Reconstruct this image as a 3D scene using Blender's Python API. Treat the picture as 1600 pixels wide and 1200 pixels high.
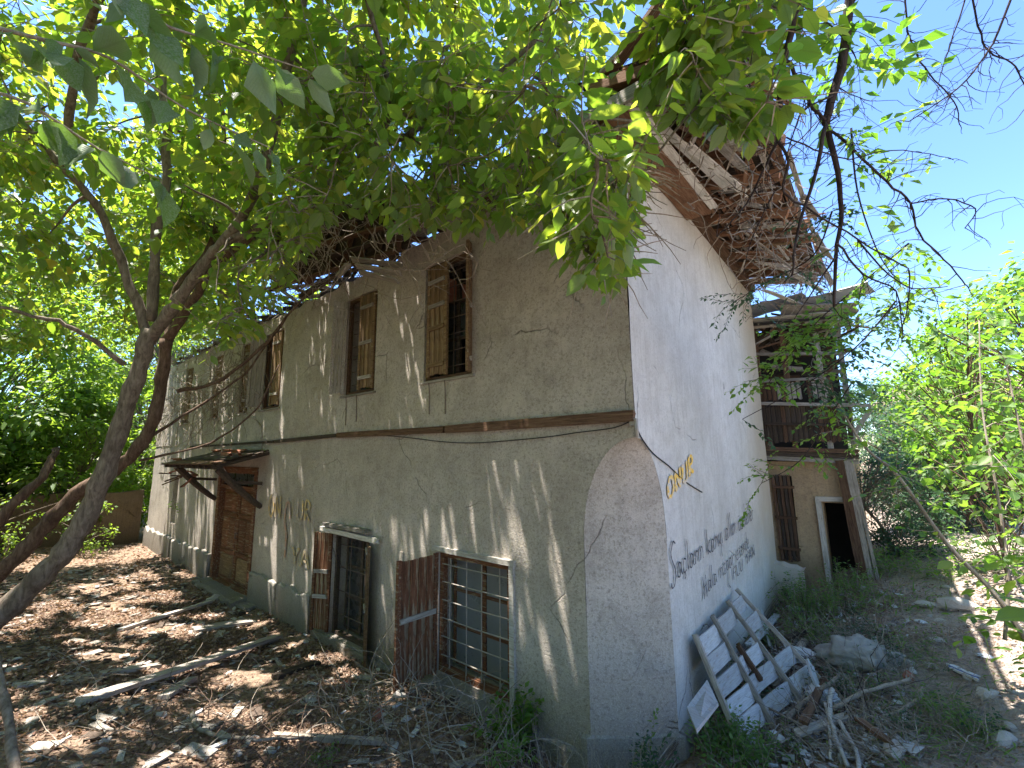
import bpy, math, random
import numpy as np
from mathutils import Vector, Matrix, noise
R = random.Random(7)
NR = np.random.RandomState(7)
S = bpy.context.scene
COL = S.collection
for o in list(bpy.data.objects): bpy.data.objects.remove(o)

# ------------------------------------------------------------------ camera
CAM = Vector((1.594, -3.589, 2.742)); YAW, PITCH, ROLL, FPX = .692, .156, -.011, 680.3
_sy, _cy, _sp, _cp = math.sin(YAW), math.cos(YAW), math.sin(PITCH), math.cos(PITCH)
cF = Vector((-_sy, _cy, 0)); cR = Vector((_cy, _sy, 0)); cZ = Vector((0, 0, 1))
cf = cF*_cp + cZ*_sp; cu = -cF*_sp + cZ*_cp
_cr, _sr = math.cos(ROLL), math.sin(ROLL)
cr = cR*_cr + cu*_sr; cu = -cR*_sr + cu*_cr
cam = bpy.data.objects.new('camera', bpy.data.cameras.new('camera')); COL.objects.link(cam)
cam.matrix_world = Matrix(((cr.x, cu.x, -cf.x, CAM.x), (cr.y, cu.y, -cf.y, CAM.y), (cr.z, cu.z, -cf.z, CAM.z), (0, 0, 0, 1)))
cam.data.sensor_width = 36; cam.data.lens = 36*FPX/1600; cam.data.clip_end = 1000; cam.data.clip_start = .02
S.camera = cam
# ------------------------------------------------------------------ light
SUN = Vector((-.195, -.165, .965)).normalized()
w = bpy.data.worlds.new('World'); S.world = w; w.use_nodes = True
nt = w.node_tree; bg = nt.nodes['Background']
sky = nt.nodes.new('ShaderNodeTexSky'); sky.sky_type = 'NISHITA'; sky.sun_disc = False
sky.sun_elevation = math.asin(SUN.z); sky.sun_rotation = math.atan2(SUN.x, SUN.y)
sky.air_density = 1.0; sky.dust_density = .3; sky.ozone_density = .8
wb = nt.nodes.new('ShaderNodeMix'); wb.data_type = 'RGBA'; wb.blend_type = 'MULTIPLY'; wb.inputs[0].default_value = 1; wb.inputs[7].default_value = (.70, .86, 1.14, 1)
nt.links.new(sky.outputs[0], wb.inputs[6]); nt.links.new(wb.outputs[2], bg.inputs[0]); bg.inputs[1].default_value = .105
sl = bpy.data.lights.new('sun', 'SUN'); sl.energy = 5; sl.angle = math.radians(.5); sl.color = (1, .95, .87)
so = bpy.data.objects.new('sun', sl); COL.objects.link(so); so.rotation_euler = SUN.to_track_quat('Z', 'Y').to_euler()
vs = S.view_settings; vs.view_transform = 'Standard'; vs.look = 'None'; vs.gamma = 1; vs.exposure = 2.05; vs.use_curve_mapping = False

def at(px, py, d):
    return CAM + (cf + cr*((px-800)/FPX) + cu*((600-py)/FPX))*d
def onplane(px, py, ax, val):
    r = cf + cr*((px-800)/FPX) + cu*((600-py)/FPX)
    return CAM + r*((val-CAM[ax])/r[ax])
def proj(p):
    d = Vector(p)-CAM; z = d.dot(cf)
    if z < .05: return (-9999, -9999, z)
    return (800+FPX*d.dot(cr)/z, 600-FPX*d.dot(cu)/z, z)

# ------------------------------------------------------------------ mesh helpers
class MB:
    def __init__(s): s.v = []; s.f = []
    def add(s, vs, fs):
        b = len(s.v); s.v += [tuple(v) for v in vs]; s.f += [tuple(i+b for i in f) for f in fs]; return s
    def box(s, a, b):
        (x0, y0, z0), (x1, y1, z1) = a, b
        return s.add([(x0,y0,z0),(x1,y0,z0),(x1,y1,z0),(x0,y1,z0),(x0,y0,z1),(x1,y0,z1),(x1,y1,z1),(x0,y1,z1)],
                     [(0,3,2,1),(4,5,6,7),(0,1,5,4),(1,2,6,5),(2,3,7,6),(3,0,4,7)])
    def tube(s, pts, rads, n=6, cap=True):
        pts = [Vector(p) for p in pts]; N = len(pts)
        if isinstance(rads, (int, float)): rads = [rads]*N
        vs = []; fs = []
        T = []
        for i in range(N):
            d = pts[min(i+1, N-1)]-pts[max(i-1, 0)]
            T.append(d.normalized() if d.length > 1e-9 else Vector((0, 0, 1)))
        a = T[0].cross(Vector((.31, .17, .93)))
        if a.length < .1: a = T[0].cross(Vector((1, 0, 0)))
        a.normalize()
        for i, p in enumerate(pts):
            a = (a-T[i]*a.dot(T[i])).normalized(); b = T[i].cross(a)
            for k in range(n):
                t = 2*math.pi*k/n
                vs.append(p+(a*math.cos(t)+b*math.sin(t))*rads[i])
        for i in range(N-1):
            for k in range(n):
                k2 = (k+1) % n
                fs.append((i*n+k, i*n+k2, (i+1)*n+k2, (i+1)*n+k))
        if cap: fs.append(tuple(range(n))[::-1]); fs.append(tuple((N-1)*n+k for k in range(n)))
        return s.add(vs, fs)
    def grid(s, nu, nv, fn):
        vs = [fn(i/nu, j/nv) for j in range(nv+1) for i in range(nu+1)]
        fs = [(j*(nu+1)+i, j*(nu+1)+i+1, (j+1)*(nu+1)+i+1, (j+1)*(nu+1)+i) for j in range(nv) for i in range(nu)]
        return s.add(vs, fs)

WM = {}
def link(name, me, mats, parent=None, world=None, smooth=False):
    o = bpy.data.objects.new(name, me); COL.objects.link(o)
    if world is None: world = Matrix.Identity(4)
    if mats and not me.materials:
        for m in (mats if isinstance(mats, (list, tuple)) else [mats]): me.materials.append(m)
    if parent:
        o.parent = parent; o.matrix_local = WM[parent.name].inverted() @ world
    else: o.matrix_world = world
    WM[o.name] = world.copy()
    return o
def mesh(name, mb, smooth=False):
    me = bpy.data.meshes.new(name); me.from_pydata(mb.v, [], mb.f); me.validate(clean_customdata=False)
    if smooth: me.polygons.foreach_set('use_smooth', [True]*len(me.polygons))
    me.update(); return me
def obj(name, mb, mat, parent=None, smooth=False, world=None):
    return link(name, mesh(name, mb, smooth), mat, parent, world)
def thing(name, label, cat, loc=(0,0,0), group=None):
    o = bpy.data.objects.new(name, None); COL.objects.link(o); o.empty_display_size = .1
    M = Matrix.Translation(Vector(loc)); o.matrix_world = M; WM[o.name] = M
    o['label'] = label; o['category'] = cat
    if group: o['group'] = group
    return o
def tag(o, label, cat, group=None, kind=None):
    if label: o['label'] = label
    if cat: o['category'] = cat
    if group: o['group'] = group
    if kind: o['kind'] = kind
    return o
def struct(o): o['kind'] = 'structure'; return o
def stuff(o): o['kind'] = 'stuff'; return o

def frame(p0, p1, up=(0,0,1)):
    p0 = Vector(p0); p1 = Vector(p1); x = (p1-p0).normalized(); u = Vector(up)
    y = u.cross(x)
    if y.length < 1e-3: y = Vector((0,1,0)).cross(x)
    if y.length < 1e-3: y = Vector((1,0,0)).cross(x)
    y.normalize(); z = x.cross(y)
    return Matrix(((x.x,y.x,z.x,p0.x),(x.y,y.y,z.y,p0.y),(x.z,y.z,z.z,p0.z),(0,0,0,1)))
def plank(name, p0, p1, wd, th, mat, parent=None, up=(0,0,1), rag=0., rnd=None):
    """board from p0 to p1: length local X, width local Y, thickness local Z; ragged ends"""
    rr = rnd or R
    L = (Vector(p1)-Vector(p0)).length
    mb = MB(); n = 4; m = 3
    vs = []
    for k, zz in enumerate((-th/2, th/2)):
        for i in range(n+1):
            for j in range(m+1):
                x = L*i/n; y = wd*(j/m-.5)
                if rag:
                    if i == 0: x += rr.uniform(0, rag)
                    if i == n: x -= rr.uniform(0, rag)
                    if j in (0, m): y *= 1-rr.uniform(0, .12)
                z = zz + wd*.03*math.sin(i*1.3+L*7)*(1 if rag else .2)
                vs.append((x, y, z))
    q = (n+1)*(m+1); fs = []
    for i in range(n):
        for j in range(m):
            a = i*(m+1)+j; fs.append((a, a+1, a+m+2, a+m+1)); fs.append((q+a, q+a+m+1, q+a+m+2, q+a+1))
    for i in range(n):
        a = i*(m+1); fs.append((a, a+m+1, q+a+m+1, q+a)); a += m; fs.append((a, q+a, q+a+m+1, a+m+1))
    for j in range(m):
        fs.append((j, q+j, q+j+1, j+1)); a = n*(m+1)+j; fs.append((a, a+1, q+a+1, q+a))
    mb.add(vs, fs)
    # make the two ends of both faces coincide in x so the board stays solid
    for i in (0, n):
        for j in range(m+1):
            a = i*(m+1)+j; x = mb.v[a][0]; b = mb.v[q+a]; mb.v[q+a] = (x, mb.v[a][1], b[2])
    for i in range(1, n):
        for j in (0, m):
            a = i*(m+1)+j; b = mb.v[q+a]; mb.v[q+a] = (b[0], mb.v[a][1], b[2])
    return obj(name, mb, mat, parent, False, frame(p0, p1, up))
def wig(p0, d, L, steps=6, jit=.25, grav=0., rr=None):
    rr = rr or R; p = Vector(p0); d = Vector(d).normalized(); out = [p.copy()]
    for i in range(steps):
        d = (d+Vector((rr.gauss(0, jit), rr.gauss(0, jit), rr.gauss(0, jit)+grav))).normalized()
        p = p+d*(L/steps); out.append(p.copy())
    return out
def smooth_path(pts, k=4):
    pts = [Vector(p) for p in pts]; out = []
    for i in range(len(pts)-1):
        p0 = pts[max(i-1, 0)]; p1 = pts[i]; p2 = pts[i+1]; p3 = pts[min(i+2, len(pts)-1)]
        for j in range(k):
            t = j/k
            out.append(.5*((2*p1)+(p2-p0)*t+(2*p0-5*p1+4*p2-p3)*t*t+(3*p1-p0-3*p2+p3)*t**3))
    out.append(pts[-1]); return out
def lerpl(a, b, n): return [a+(b-a)*i/(n-1) for i in range(n)]

# ------------------------------------------------------------------ materials
class NT:
    def __init__(s, name):
        s.m = bpy.data.materials.new(name); s.m.use_nodes = True; s.t = s.m.node_tree; s.b = s.t.nodes['Principled BSDF']
        s.out = s.t.nodes['Material Output']
    def n(s, typ, ins=None, **kw):
        x = s.t.nodes.new(typ)
        for k, v in kw.items(): setattr(x, k, v)
        for k, v in (ins or {}).items():
            if hasattr(v, 'is_output') or isinstance(v, bpy.types.NodeSocket): s.t.links.new(v, x.inputs[k])
            else: x.inputs[k].default_value = v
        return x
    def coord(s, scale=(1,1,1), which='Object'):
        c = s.n('ShaderNodeTexCoord'); m = s.n('ShaderNodeMapping', {0: c.outputs[which]}); m.inputs['Scale'].default_value = scale
        return m.outputs[0]
    def noise(s, vec, scale, detail=5, rough=.6, dist=0):
        return s.n('ShaderNodeTexNoise', {'Vector': vec, 'Scale': scale, 'Detail': detail, 'Roughness': rough, 'Distortion': dist}).outputs[0]
    def ramp(s, fac, stops):
        r = s.n('ShaderNodeValToRGB', {0: fac}); e = r.color_ramp.elements
        while len(e) < len(stops): e.new(.5)
        for q, (p, c) in zip(e, stops): q.position = p; q.color = (c if len(c) == 4 else (*c, 1)) if hasattr(c, '__len__') else (c, c, c, 1)
        return r.outputs[0]
    def mix(s, fac, a, b, mode='MIX'):
        x = s.n('ShaderNodeMix', data_type='RGBA', blend_type=mode)
        for i, v in ((0, fac), (6, a), (7, b)):
            if isinstance(v, bpy.types.NodeSocket): s.t.links.new(v, x.inputs[i])
            else: x.inputs[i].default_value = v if i == 0 else ((*v, 1) if len(v) == 3 else v)
        return x.outputs[2]
    def math(s, op, a, b=0., c=None):
        x = s.n('ShaderNodeMath', operation=op)
        for i, v in enumerate((a, b) if c is None else (a, b, c)):
            if isinstance(v, bpy.types.NodeSocket): s.t.links.new(v, x.inputs[i])
            else: x.inputs[i].default_value = v
        return x.outputs[0]
    def bump(s, h, strength, dist=.01, prev=None):
        x = s.n('ShaderNodeBump', {'Height': h, 'Strength': strength, 'Distance': dist})
        if prev: s.t.links.new(prev, x.inputs['Normal'])
        return x.outputs[0]
    def set(s, color=None, rough=.8, normal=None, spec=.3):
        for k, v in (('Base Color', color), ('Roughness', rough), ('Normal', normal), ('Specular IOR Level', spec)):
            if v is None: continue
            if isinstance(v, bpy.types.NodeSocket): s.t.links.new(v, s.b.inputs[k])
            else: s.b.inputs[k].default_value = (*v, 1) if hasattr(v, '__len__') else v
        return s.m

def plaster(name, c1, c2, dark, crackw=.0045, stain=.5, streak=.5, dirtz=1.2, pit=.6, warm=None):
    t = NT(name); v = t.coord()
    big = t.noise(v, .9, 4, .6); mid = t.noise(v, 5, 6, .7); fine = t.noise(v, 60, 6, .75)
    col = t.mix(t.ramp(big, [(.35, 0.), (.65, 1.)]), c1, c2)
    col = t.mix(t.math('MULTIPLY', t.ramp(mid, [(.45, 0.), (.72, 1.)]), stain), col, dark)
    vs_ = t.coord((9, 9, .35)); st = t.noise(vs_, 2.2, 6, .65)
    col = t.mix(t.math('MULTIPLY', t.ramp(st, [(.5, 0.), (.72, 1.)]), streak), col, dark)
    # damp dirt close to the ground
    sep = t.n('ShaderNodeSeparateXYZ', {0: v}); zz = t.math('ADD', sep.outputs[2], t.math('MULTIPLY', mid, .7))
    dm = t.n('ShaderNodeMapRange', {0: zz, 1: .35, 2: dirtz, 3: .75, 4: 0.}).outputs[0]
    col = t.mix(dm, col, tuple(x*.6 for x in dark))
    # speckles and pock marks
    sp = t.n('ShaderNodeTexVoronoi', {'Vector': v, 'Scale': 42.}).outputs[0]
    spm = t.math('MULTIPLY', t.ramp(sp, [(.05, 1.), (.17, 0.)]), t.ramp(t.noise(v, 4, 3), [(.5, 0.), (.62, 1.)]))
    col = t.mix(t.math('MULTIPLY', spm, .6), col, tuple(x*.45 for x in dark))
    gr = t.noise(v, 34, 3, .8); gr2 = t.noise(v, 85, 3, .8)
    col = t.mix(t.math('MULTIPLY', t.ramp(gr, [(.50, 0.), (.66, 1.)]), pit), col, tuple(x*.8 for x in dark))
    col = t.mix(t.math('MULTIPLY', t.ramp(gr2, [(.54, 0.), (.64, 1.)]), pit*.7), col, tuple(min(1, x*1.25) for x in c1))
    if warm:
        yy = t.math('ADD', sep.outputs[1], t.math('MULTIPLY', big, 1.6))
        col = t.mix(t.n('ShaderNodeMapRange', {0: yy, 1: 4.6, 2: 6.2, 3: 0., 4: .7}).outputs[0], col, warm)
    # hairline cracks
    wv = t.n('ShaderNodeMix', {4: v, 5: t.n('ShaderNodeTexNoise', {'Vector': v, 'Scale': 3., 'Detail': 6.}).outputs[1]}, data_type='VECTOR')
    wv.inputs[0].default_value = .16
    cr_ = t.n('ShaderNodeTexVoronoi', {'Vector': wv.outputs[1], 'Scale': .8}, feature='DISTANCE_TO_EDGE').outputs[0]
    cm = t.math('MULTIPLY', t.ramp(cr_, [(0., 1.), (crackw, 0.)]), t.ramp(t.noise(v, 1.1, 2), [(.54, 0.), (.60, 1.)]))
    col = t.mix(t.math('MULTIPLY', cm, .65), col, tuple(x*.25 for x in dark))
    h = t.math('ADD', t.math('ADD', t.math('MULTIPLY', fine, .5), t.math('MULTIPLY', gr, .9)), t.math('MULTIPLY', mid, .9))
    h = t.math('SUBTRACT', h, t.math('MULTIPLY', cm, 1.2)); h = t.math('SUBTRACT', h, t.math('MULTIPLY', spm, .5))
    return t.set(col, .92, t.bump(h, .75, .014), .15)
M_front = plaster('facade_plaster', (.56, .495, .435), (.42, .365, .315), (.21, .172, .14), .0045, .5, .16)
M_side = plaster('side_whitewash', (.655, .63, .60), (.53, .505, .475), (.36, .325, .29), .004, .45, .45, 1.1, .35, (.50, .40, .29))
M_plinth = plaster('plinth_render', (.42, .39, .345), (.33, .30, .26), (.2, .17, .14), .02, .5, .3, 1.1)
M_ochre = plaster('ochre_plaster', (.50, .36, .22), (.42, .30, .19), (.26, .18, .12), .01, .5, .4, 1.3)
M_mud = plaster('mud_wall', (.23, .17, .12), (.17, .125, .09), (.10, .075, .055), .02)

def wood(name, a, b, c, rough=.85, peel=None, peelc=(.5,.45,.38)):
    t = NT(name); v = t.coord((1.2, 16, 16)); v1 = t.coord()
    g = t.noise(v, 3.2, 7, .7, .6); g2 = t.noise(v, 14, 4, .6); bl = t.noise(v1, 3, 4, .6)
    col = t.ramp(g, [(.30, c), (.47, a), (.68, b)])
    col = t.mix(t.ramp(g2, [(.52, 0.), (.7, .65)]), col, c)
    if peel is not None:
        pm = t.ramp(t.noise(v, 1.9, 6, .75), [(peel, 0.), (peel+.06, 1.)])
        col = t.mix(pm, col, peelc)
    oi = t.n('ShaderNodeObjectInfo'); br = t.math('MULTIPLY_ADD', oi.outputs['Random'], .5, .72)
    cb = t.n('ShaderNodeCombineColor', {0: br, 1: br, 2: br}).outputs[0]
    col = t.mix(1., col, cb, 'MULTIPLY'); col = t.mix(t.ramp(bl, [(.55, 0.), (.8, .5)]), col, tuple(x*.5 for x in c))
    return t.set(col, rough, t.bump(t.math('ADD', g, t.math('MULTIPLY', g2, .6)), .8, .006), .2)
M_wroof = wood('red_brown_roof_wood', (.25,.125,.07), (.36,.21,.13), (.09,.045,.028))
M_wgrey = wood('weathered_grey_wood', (.30,.265,.23), (.44,.40,.36), (.13,.105,.085))
M_wpale = wood('pale_peeling_wood', (.52,.48,.43), (.66,.63,.58), (.25,.2,.16))
M_wbrown = wood('brown_old_wood', (.12,.065,.04), (.20,.125,.08), (.04,.024,.016))
M_wred = wood('red_brown_paint_wood', (.15,.062,.032), (.25,.115,.062), (.05,.024,.014), .8, .54, (.27,.21,.14))
M_wshut = wood('ochre_brown_shutter_wood', (.21,.13,.07), (.34,.235,.135), (.07,.042,.025), .85, .6, (.36,.3,.22))
M_wdark = wood('dark_rotten_wood', (.07,.05,.038), (.12,.09,.07), (.025,.018,.014))
M_wwhite = wood('white_painted_board', (.46,.455,.46), (.56,.555,.56), (.28,.26,.24), .75, .58, (.33,.26,.2))
M_bark = None
def bark(name, a, b, c):
    t = NT(name); v = t.coord(); v2 = t.coord((3, 3, .8))
    g = t.noise(v2, 9, 7, .7, .5); k = t.noise(v, 2.5, 5, .6); vo = t.n('ShaderNodeTexVoronoi', {'Vector': t.coord((14, 14, 3)), 'Scale': 1.6}).outputs[0]
    col = t.ramp(g, [(.3, c), (.5, a), (.7, b)]); col = t.mix(t.ramp(k, [(.5, 0.), (.7, .6)]), col, c)
    return t.set(col, .9, t.bump(t.math('ADD', g, t.math('MULTIPLY', vo, .5)), .9, .015), .15)
M_bark = bark('grey_brown_bark', (.18,.145,.115), (.29,.24,.20), (.07,.052,.04))
M_bark2 = bark('red_brown_bark', (.12,.078,.056), (.20,.14,.105), (.05,.03,.021))
M_twig = bark('dry_twig_bark', (.30,.25,.20), (.42,.37,.31), (.16,.12,.09))
M_dtwig = bark('dark_branch_bark', (.05,.036,.034), (.085,.065,.06), (.025,.018,.018))

def leafmat(name, cols, trans, under, gloss=.36, vein=.35, tw=.5, dust=.0):
    t = NT(name); g = t.n('ShaderNodeNewGeometry'); rnd = g.outputs['Random Per Island']
    n = len(cols); col = t.ramp(rnd, [(i/(n-1) if n > 1 else 0, c) for i, c in enumerate(cols)])
    tcol = t.ramp(rnd, [(i/(len(trans)-1) if len(trans) > 1 else 0, c) for i, c in enumerate(trans)])
    uv = t.n('ShaderNodeUVMap'); s = t.n('ShaderNodeSeparateXYZ', {0: uv.outputs[0]})
    av = t.math('ABSOLUTE', t.math('SUBTRACT', s.outputs[1], .5))
    ph = t.math('MULTIPLY', t.math('SUBTRACT', s.outputs[0], t.math('MULTIPLY', av, .9)), 44.)
    vn = t.math('POWER', t.math('ABSOLUTE', t.math('SINE', ph)), 6.)
    mid = t.math('LESS_THAN', av, .018); vm = t.math('MAXIMUM', t.math('MULTIPLY', vn, .6), mid)
    if dust:
        dm = t.ramp(t.noise(t.coord(), 26, 5, .7), [(.42, 0.), (.6, 1.)])
        col = t.mix(t.math('MULTIPLY', dm, dust), col, (.42, .46, .42))
    top = t.mix(t.math('MULTIPLY', vm, vein), col, tuple(min(1, x*2.2) for x in cols[-1]))
    base = t.mix(t.math('MULTIPLY', g.outputs['Backfacing'], .75), top, under)
    t.set(base, gloss, t.bump(vm, .3, .004), .5)
    tr = t.n('ShaderNodeBsdfTranslucent', {0: t.mix(t.math('MULTIPLY', vm, .4), tcol, tuple(x*.5 for x in trans[0]))})
    ms = t.n('ShaderNodeMixShader', {0: tw, 1: t.b.outputs[0], 2: tr.outputs[0]})
    t.t.links.new(ms.outputs[0], t.out.inputs[0]); return t.m
M_leaf = leafmat('canopy_leaf', [(.035,.085,.012), (.05,.12,.018), (.075,.15,.022), (.028,.065,.014), (.10,.17,.03), (.045,.11,.018), (.26,.22,.04)],
                 [(.26,.46,.03), (.38,.60,.04), (.62,.74,.05), (.30,.5,.03), (.85,.80,.08)], (.11,.17,.07))
M_leafN = leafmat('close_leaf', [(.03,.07,.015), (.05,.10,.022), (.06,.115,.03)], [(.18,.36,.03), (.26,.44,.05)], (.20,.25,.19), .5, .7, .4, .45)
M_leafB = leafmat('background_leaf', [(.035,.085,.012), (.06,.13,.02), (.09,.16,.03), (.13,.16,.04)], [(.26,.46,.03), (.5,.68,.06)], (.10,.15,.06), .5, .1)
M_leafR = leafmat('right_tree_leaf', [(.025,.07,.012), (.045,.12,.018), (.07,.16,.025), (.15,.20,.06)], [(.16,.38,.02), (.30,.56,.04), (.42,.62,.05)], (.10,.18,.06), .45, .3)
M_leafD = leafmat('dark_shrub_leaf', [(.018,.05,.022), (.03,.075,.03), (.04,.09,.04)], [(.08,.2,.06), (.12,.26,.08)], (.05,.10,.06), .5, .1, .3)
M_weed = leafmat('weed_leaf', [(.05,.11,.025), (.08,.16,.04), (.12,.2,.06)], [(.25,.45,.05), (.4,.6,.1)], (.12,.18,.08), .5, .2)
M_dry = leafmat('dry_leaf', [(.07,.038,.024), (.14,.08,.052), (.27,.17,.115), (.42,.31,.23), (.12,.055,.036)], [(.3,.16,.06), (.45,.28,.14)], (.28,.2,.14), .7, .15, .2)

def simple(name, c, rough=.7, amt=.25, sc=8, bump=.3, metal=0., spec=.3):
    t = NT(name); v = t.coord(); n = t.noise(v, sc, 6, .65)
    col = t.mix(n, tuple(x*(1-amt) for x in c), tuple(min(1, x*(1+amt)) for x in c))
    t.b.inputs['Metallic'].default_value = metal
    return t.set(col, rough, t.bump(n, bump, .008), spec)
M_iron = simple('rusty_iron', (.16,.12,.10), .65, .5, 25, .4, .3)
M_ironp = simple('pale_iron_bar', (.34,.30,.26), .6, .4, 25, .4, .2)
M_black = simple('dark_interior', (.03,.026,.024), .95, .3, 3)  # near-black colour, puts the shade inside openings into the walls
M_stone = simple('rubble_stone', (.42,.38,.34), .9, .35, 9, .9)
M_brick = simple('red_brick', (.30,.12,.08), .9, .35, 14, .9)
M_tile = simple('clay_tile', (.30,.13,.08), .9, .4, 6, .7)
M_bag = simple('white_plastic_sack', (.60,.61,.64), .45, .12, 12, .8)
M_sack = simple('grey_woven_sack', (.27,.26,.24), .85, .35, 18, .9)
M_tin = simple('grey_roof_sheet', (.34,.34,.35), .5, .3, 5, .5, .4)
def wornpaint(name, c, wall, keep_=.56):
    t = NT(name); v = t.coord(which='Object'); n = t.noise(v, 22, 7, .8); g = t.noise(v, 3, 3, .6)
    k = t.ramp(t.math('ADD', t.math('MULTIPLY', n, .75), t.math('MULTIPLY', g, .3)), [(keep_-.04, 0.), (keep_+.04, 1.)])
    col = t.mix(k, t.mix(n, c, tuple(min(1, x*2+.02) for x in c)), wall)
    return t.set(col, .85, t.bump(n, .5, .006), .15)
M_paint = wornpaint('black_graffiti_paint', (.035,.033,.04), (.5,.48,.46), .625)
M_orange = wornpaint('orange_graffiti_paint', (.78,.36,.06), (.58,.55,.52), .535)
M_obrown = wornpaint('faded_orange_graffiti_paint', (.42,.29,.12), (.45,.39,.34), .52)
M_ored = wornpaint('red_graffiti_paint', (.33,.18,.13), (.45,.39,.34), .53)
M_blue = simple('blue_pack_print', (.05,.12,.42), .5, .3, 10, .1)
M_curtain = simple('grey_window_backing', (.26,.26,.27), .8, .25, 3, .4)
M_cable = simple('black_cable', (.04,.035,.035), .6, .2, 10, .1)
def glass(name, c, rough=.12):
    t = NT(name); v = t.coord(); n = t.noise(v, 5, 6, .7)
    t.b.inputs['IOR'].default_value = 1.5
    return t.set(t.mix(n, c, tuple(x*1.7+.01 for x in c)), t.ramp(n, [(.3, rough), (.75, .5)]), None, .6)
M_glass = glass('dusty_glass', (.025,.028,.03)); M_glassg = glass('grey_dusty_glass', (.13,.135,.14), .2)

def soil():
    t = NT('leaf_littered_soil'); v = t.coord()
    a = t.noise(v, 1.1, 6, .65); b = t.noise(v, 14, 8, .75); vo = t.n('ShaderNodeTexVoronoi', {'Vector': v, 'Scale': 28.}).outputs
    col = t.ramp(b, [(.3, (.06,.038,.026)), (.48, (.17,.115,.08)), (.62, (.30,.22,.165)), (.75, (.42,.33,.26))])
    col = t.mix(t.ramp(a, [(.4, 0.), (.65, .55)]), col, (.27,.19,.14))
    cellc = t.n('ShaderNodeSeparateColor', {0: vo[1]}).outputs[0]
    col = t.mix(t.math('MULTIPLY', t.ramp(cellc, [(.55, 0.), (.6, 1.)]), .5), col, (.33,.24,.17))
    # paler dust on the open ground right of the house (x > 1)
    s = t.n('ShaderNodeSeparateXYZ', {0: v}); xx = t.math('ADD', s.outputs[0], t.math('MULTIPLY', a, 1.4))
    pm = t.n('ShaderNodeMapRange', {0: xx, 1: 1.6, 2: 2.6, 3: 0., 4: .75}).outputs[0]
    col = t.mix(pm, col, t.mix(b, (.30,.24,.2), (.58,.50,.44)))
    h = t.math('ADD', b, t.math('MULTIPLY', vo[0], .8))
    return t.set(col, .95, t.bump(h, 1., .03), .1)
M_soil = soil()

# ------------------------------------------------------------------ ground
def sst(a, b, x):
    t = min(1, max(0, (x-a)/(b-a))); return t*t*(3-2*t)
def ground(x, y):
    bank = 1.12*sst(.15, 3.9, -y)*(.28+.72*sst(-9, .5, x))
    side = .22*sst(.3, 1.6, x)+.40*sst(1.2, 3.5, x)+.055*max(0, min(y, 7))
    g = bank if x < 0 else max(bank, 0)
    if x > -.6: g = g*(1-0*x)+side*sst(-.6, 1.2, x)*sst(-3, 1, y) + .12*sst(-.5, .2, x)
    # earth and rubbish heaped below the barred window
    g += .30*math.exp(-((x+2.1)/1.25)**2-((y+.45)/.55)**2)
    g += .10*math.exp(-((x+3.9)/.9)**2-((y+.9)/.6)**2)
    n = noise.noise(Vector((x*.8, y*.8, 3.1)))*.07+noise.noise(Vector((x*2.6, y*2.6, 1.1)))*.035
    if -30 < x < 12 and -12 < y < 30: n += noise.noise(Vector((x*7, y*7, 5)))*.02
    return g+n-.02
def axis(pts):
    out = []
    for (a, b, st) in pts:
        k = int(round((b-a)/st)); out += [a+(b-a)*i/k for i in range(k)]
    return out+[pts[-1][1]]
gx = axis([(-400, -60, 34), (-60, -20, 2.5), (-20, -8, .25), (-8, 4.2, .085), (4.2, 12, .4), (12, 60, 4), (60, 400, 34)])
gy = axis([(-400, -40, 36), (-40, -8, 3.2), (-8, -4.4, .3), (-4.4, 3.2, .085), (3.2, 14, .25), (14, 60, 3), (60, 400, 34)])
gv = [(x, y, ground(x, y)) for y in gy for x in gx]; nx = len(gx)
gf = [(j*nx+i, j*nx+i+1, (j+1)*nx+i+1, (j+1)*nx+i) for j in range(len(gy)-1) for i in range(nx-1)]
mb = MB(); mb.v = gv; mb.f = gf
struct(obj('ground', mb, M_soil, smooth=True))

# ------------------------------------------------------------------ the old house
LX, WY, ZT, ZB = -16.4, 5.65, 5.62, 3.0
house = thing('old_house', 'abandoned two storey plastered house with broken eaves and cut corner', 'house', (0, 0, 0))
UP = [(-2.87, -1.98), (-4.86, -4.0), (-8.12, -7.24), (-9.45, -8.85), (-11.3, -10.7), (-13.75, -13.1)]
UZ0, UZ1 = 3.66, 5.24
openings = [(a, b, UZ0, UZ1) for a, b in UP]
LOWO = [(-2.53, -1.43, .30, 1.60), (-4.97, -4.0, .12, 1.55), (-10.2, -8.0, -.3, 2.5), (-13.9, -13.45, .9, 2.15)]
def off(z):
    if z < 1.95: return .55
    if z > 2.8599: return 0.
    return .55*math.sqrt(max(0, 1-((z-1.95)/.91)**2))
def undul(x, z, ph=0):
    return .011*noise.noise(Vector((x*1.1, z*1.1, 7+ph)))+.004*noise.noise(Vector((x*4, z*4, 2+ph)))
ZARCH = [1.95, 2.05, 2.2, 2.35, 2.48, 2.58, 2.66, 2.72, 2.77, 2.81, 2.84, 2.855, 2.862]
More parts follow.
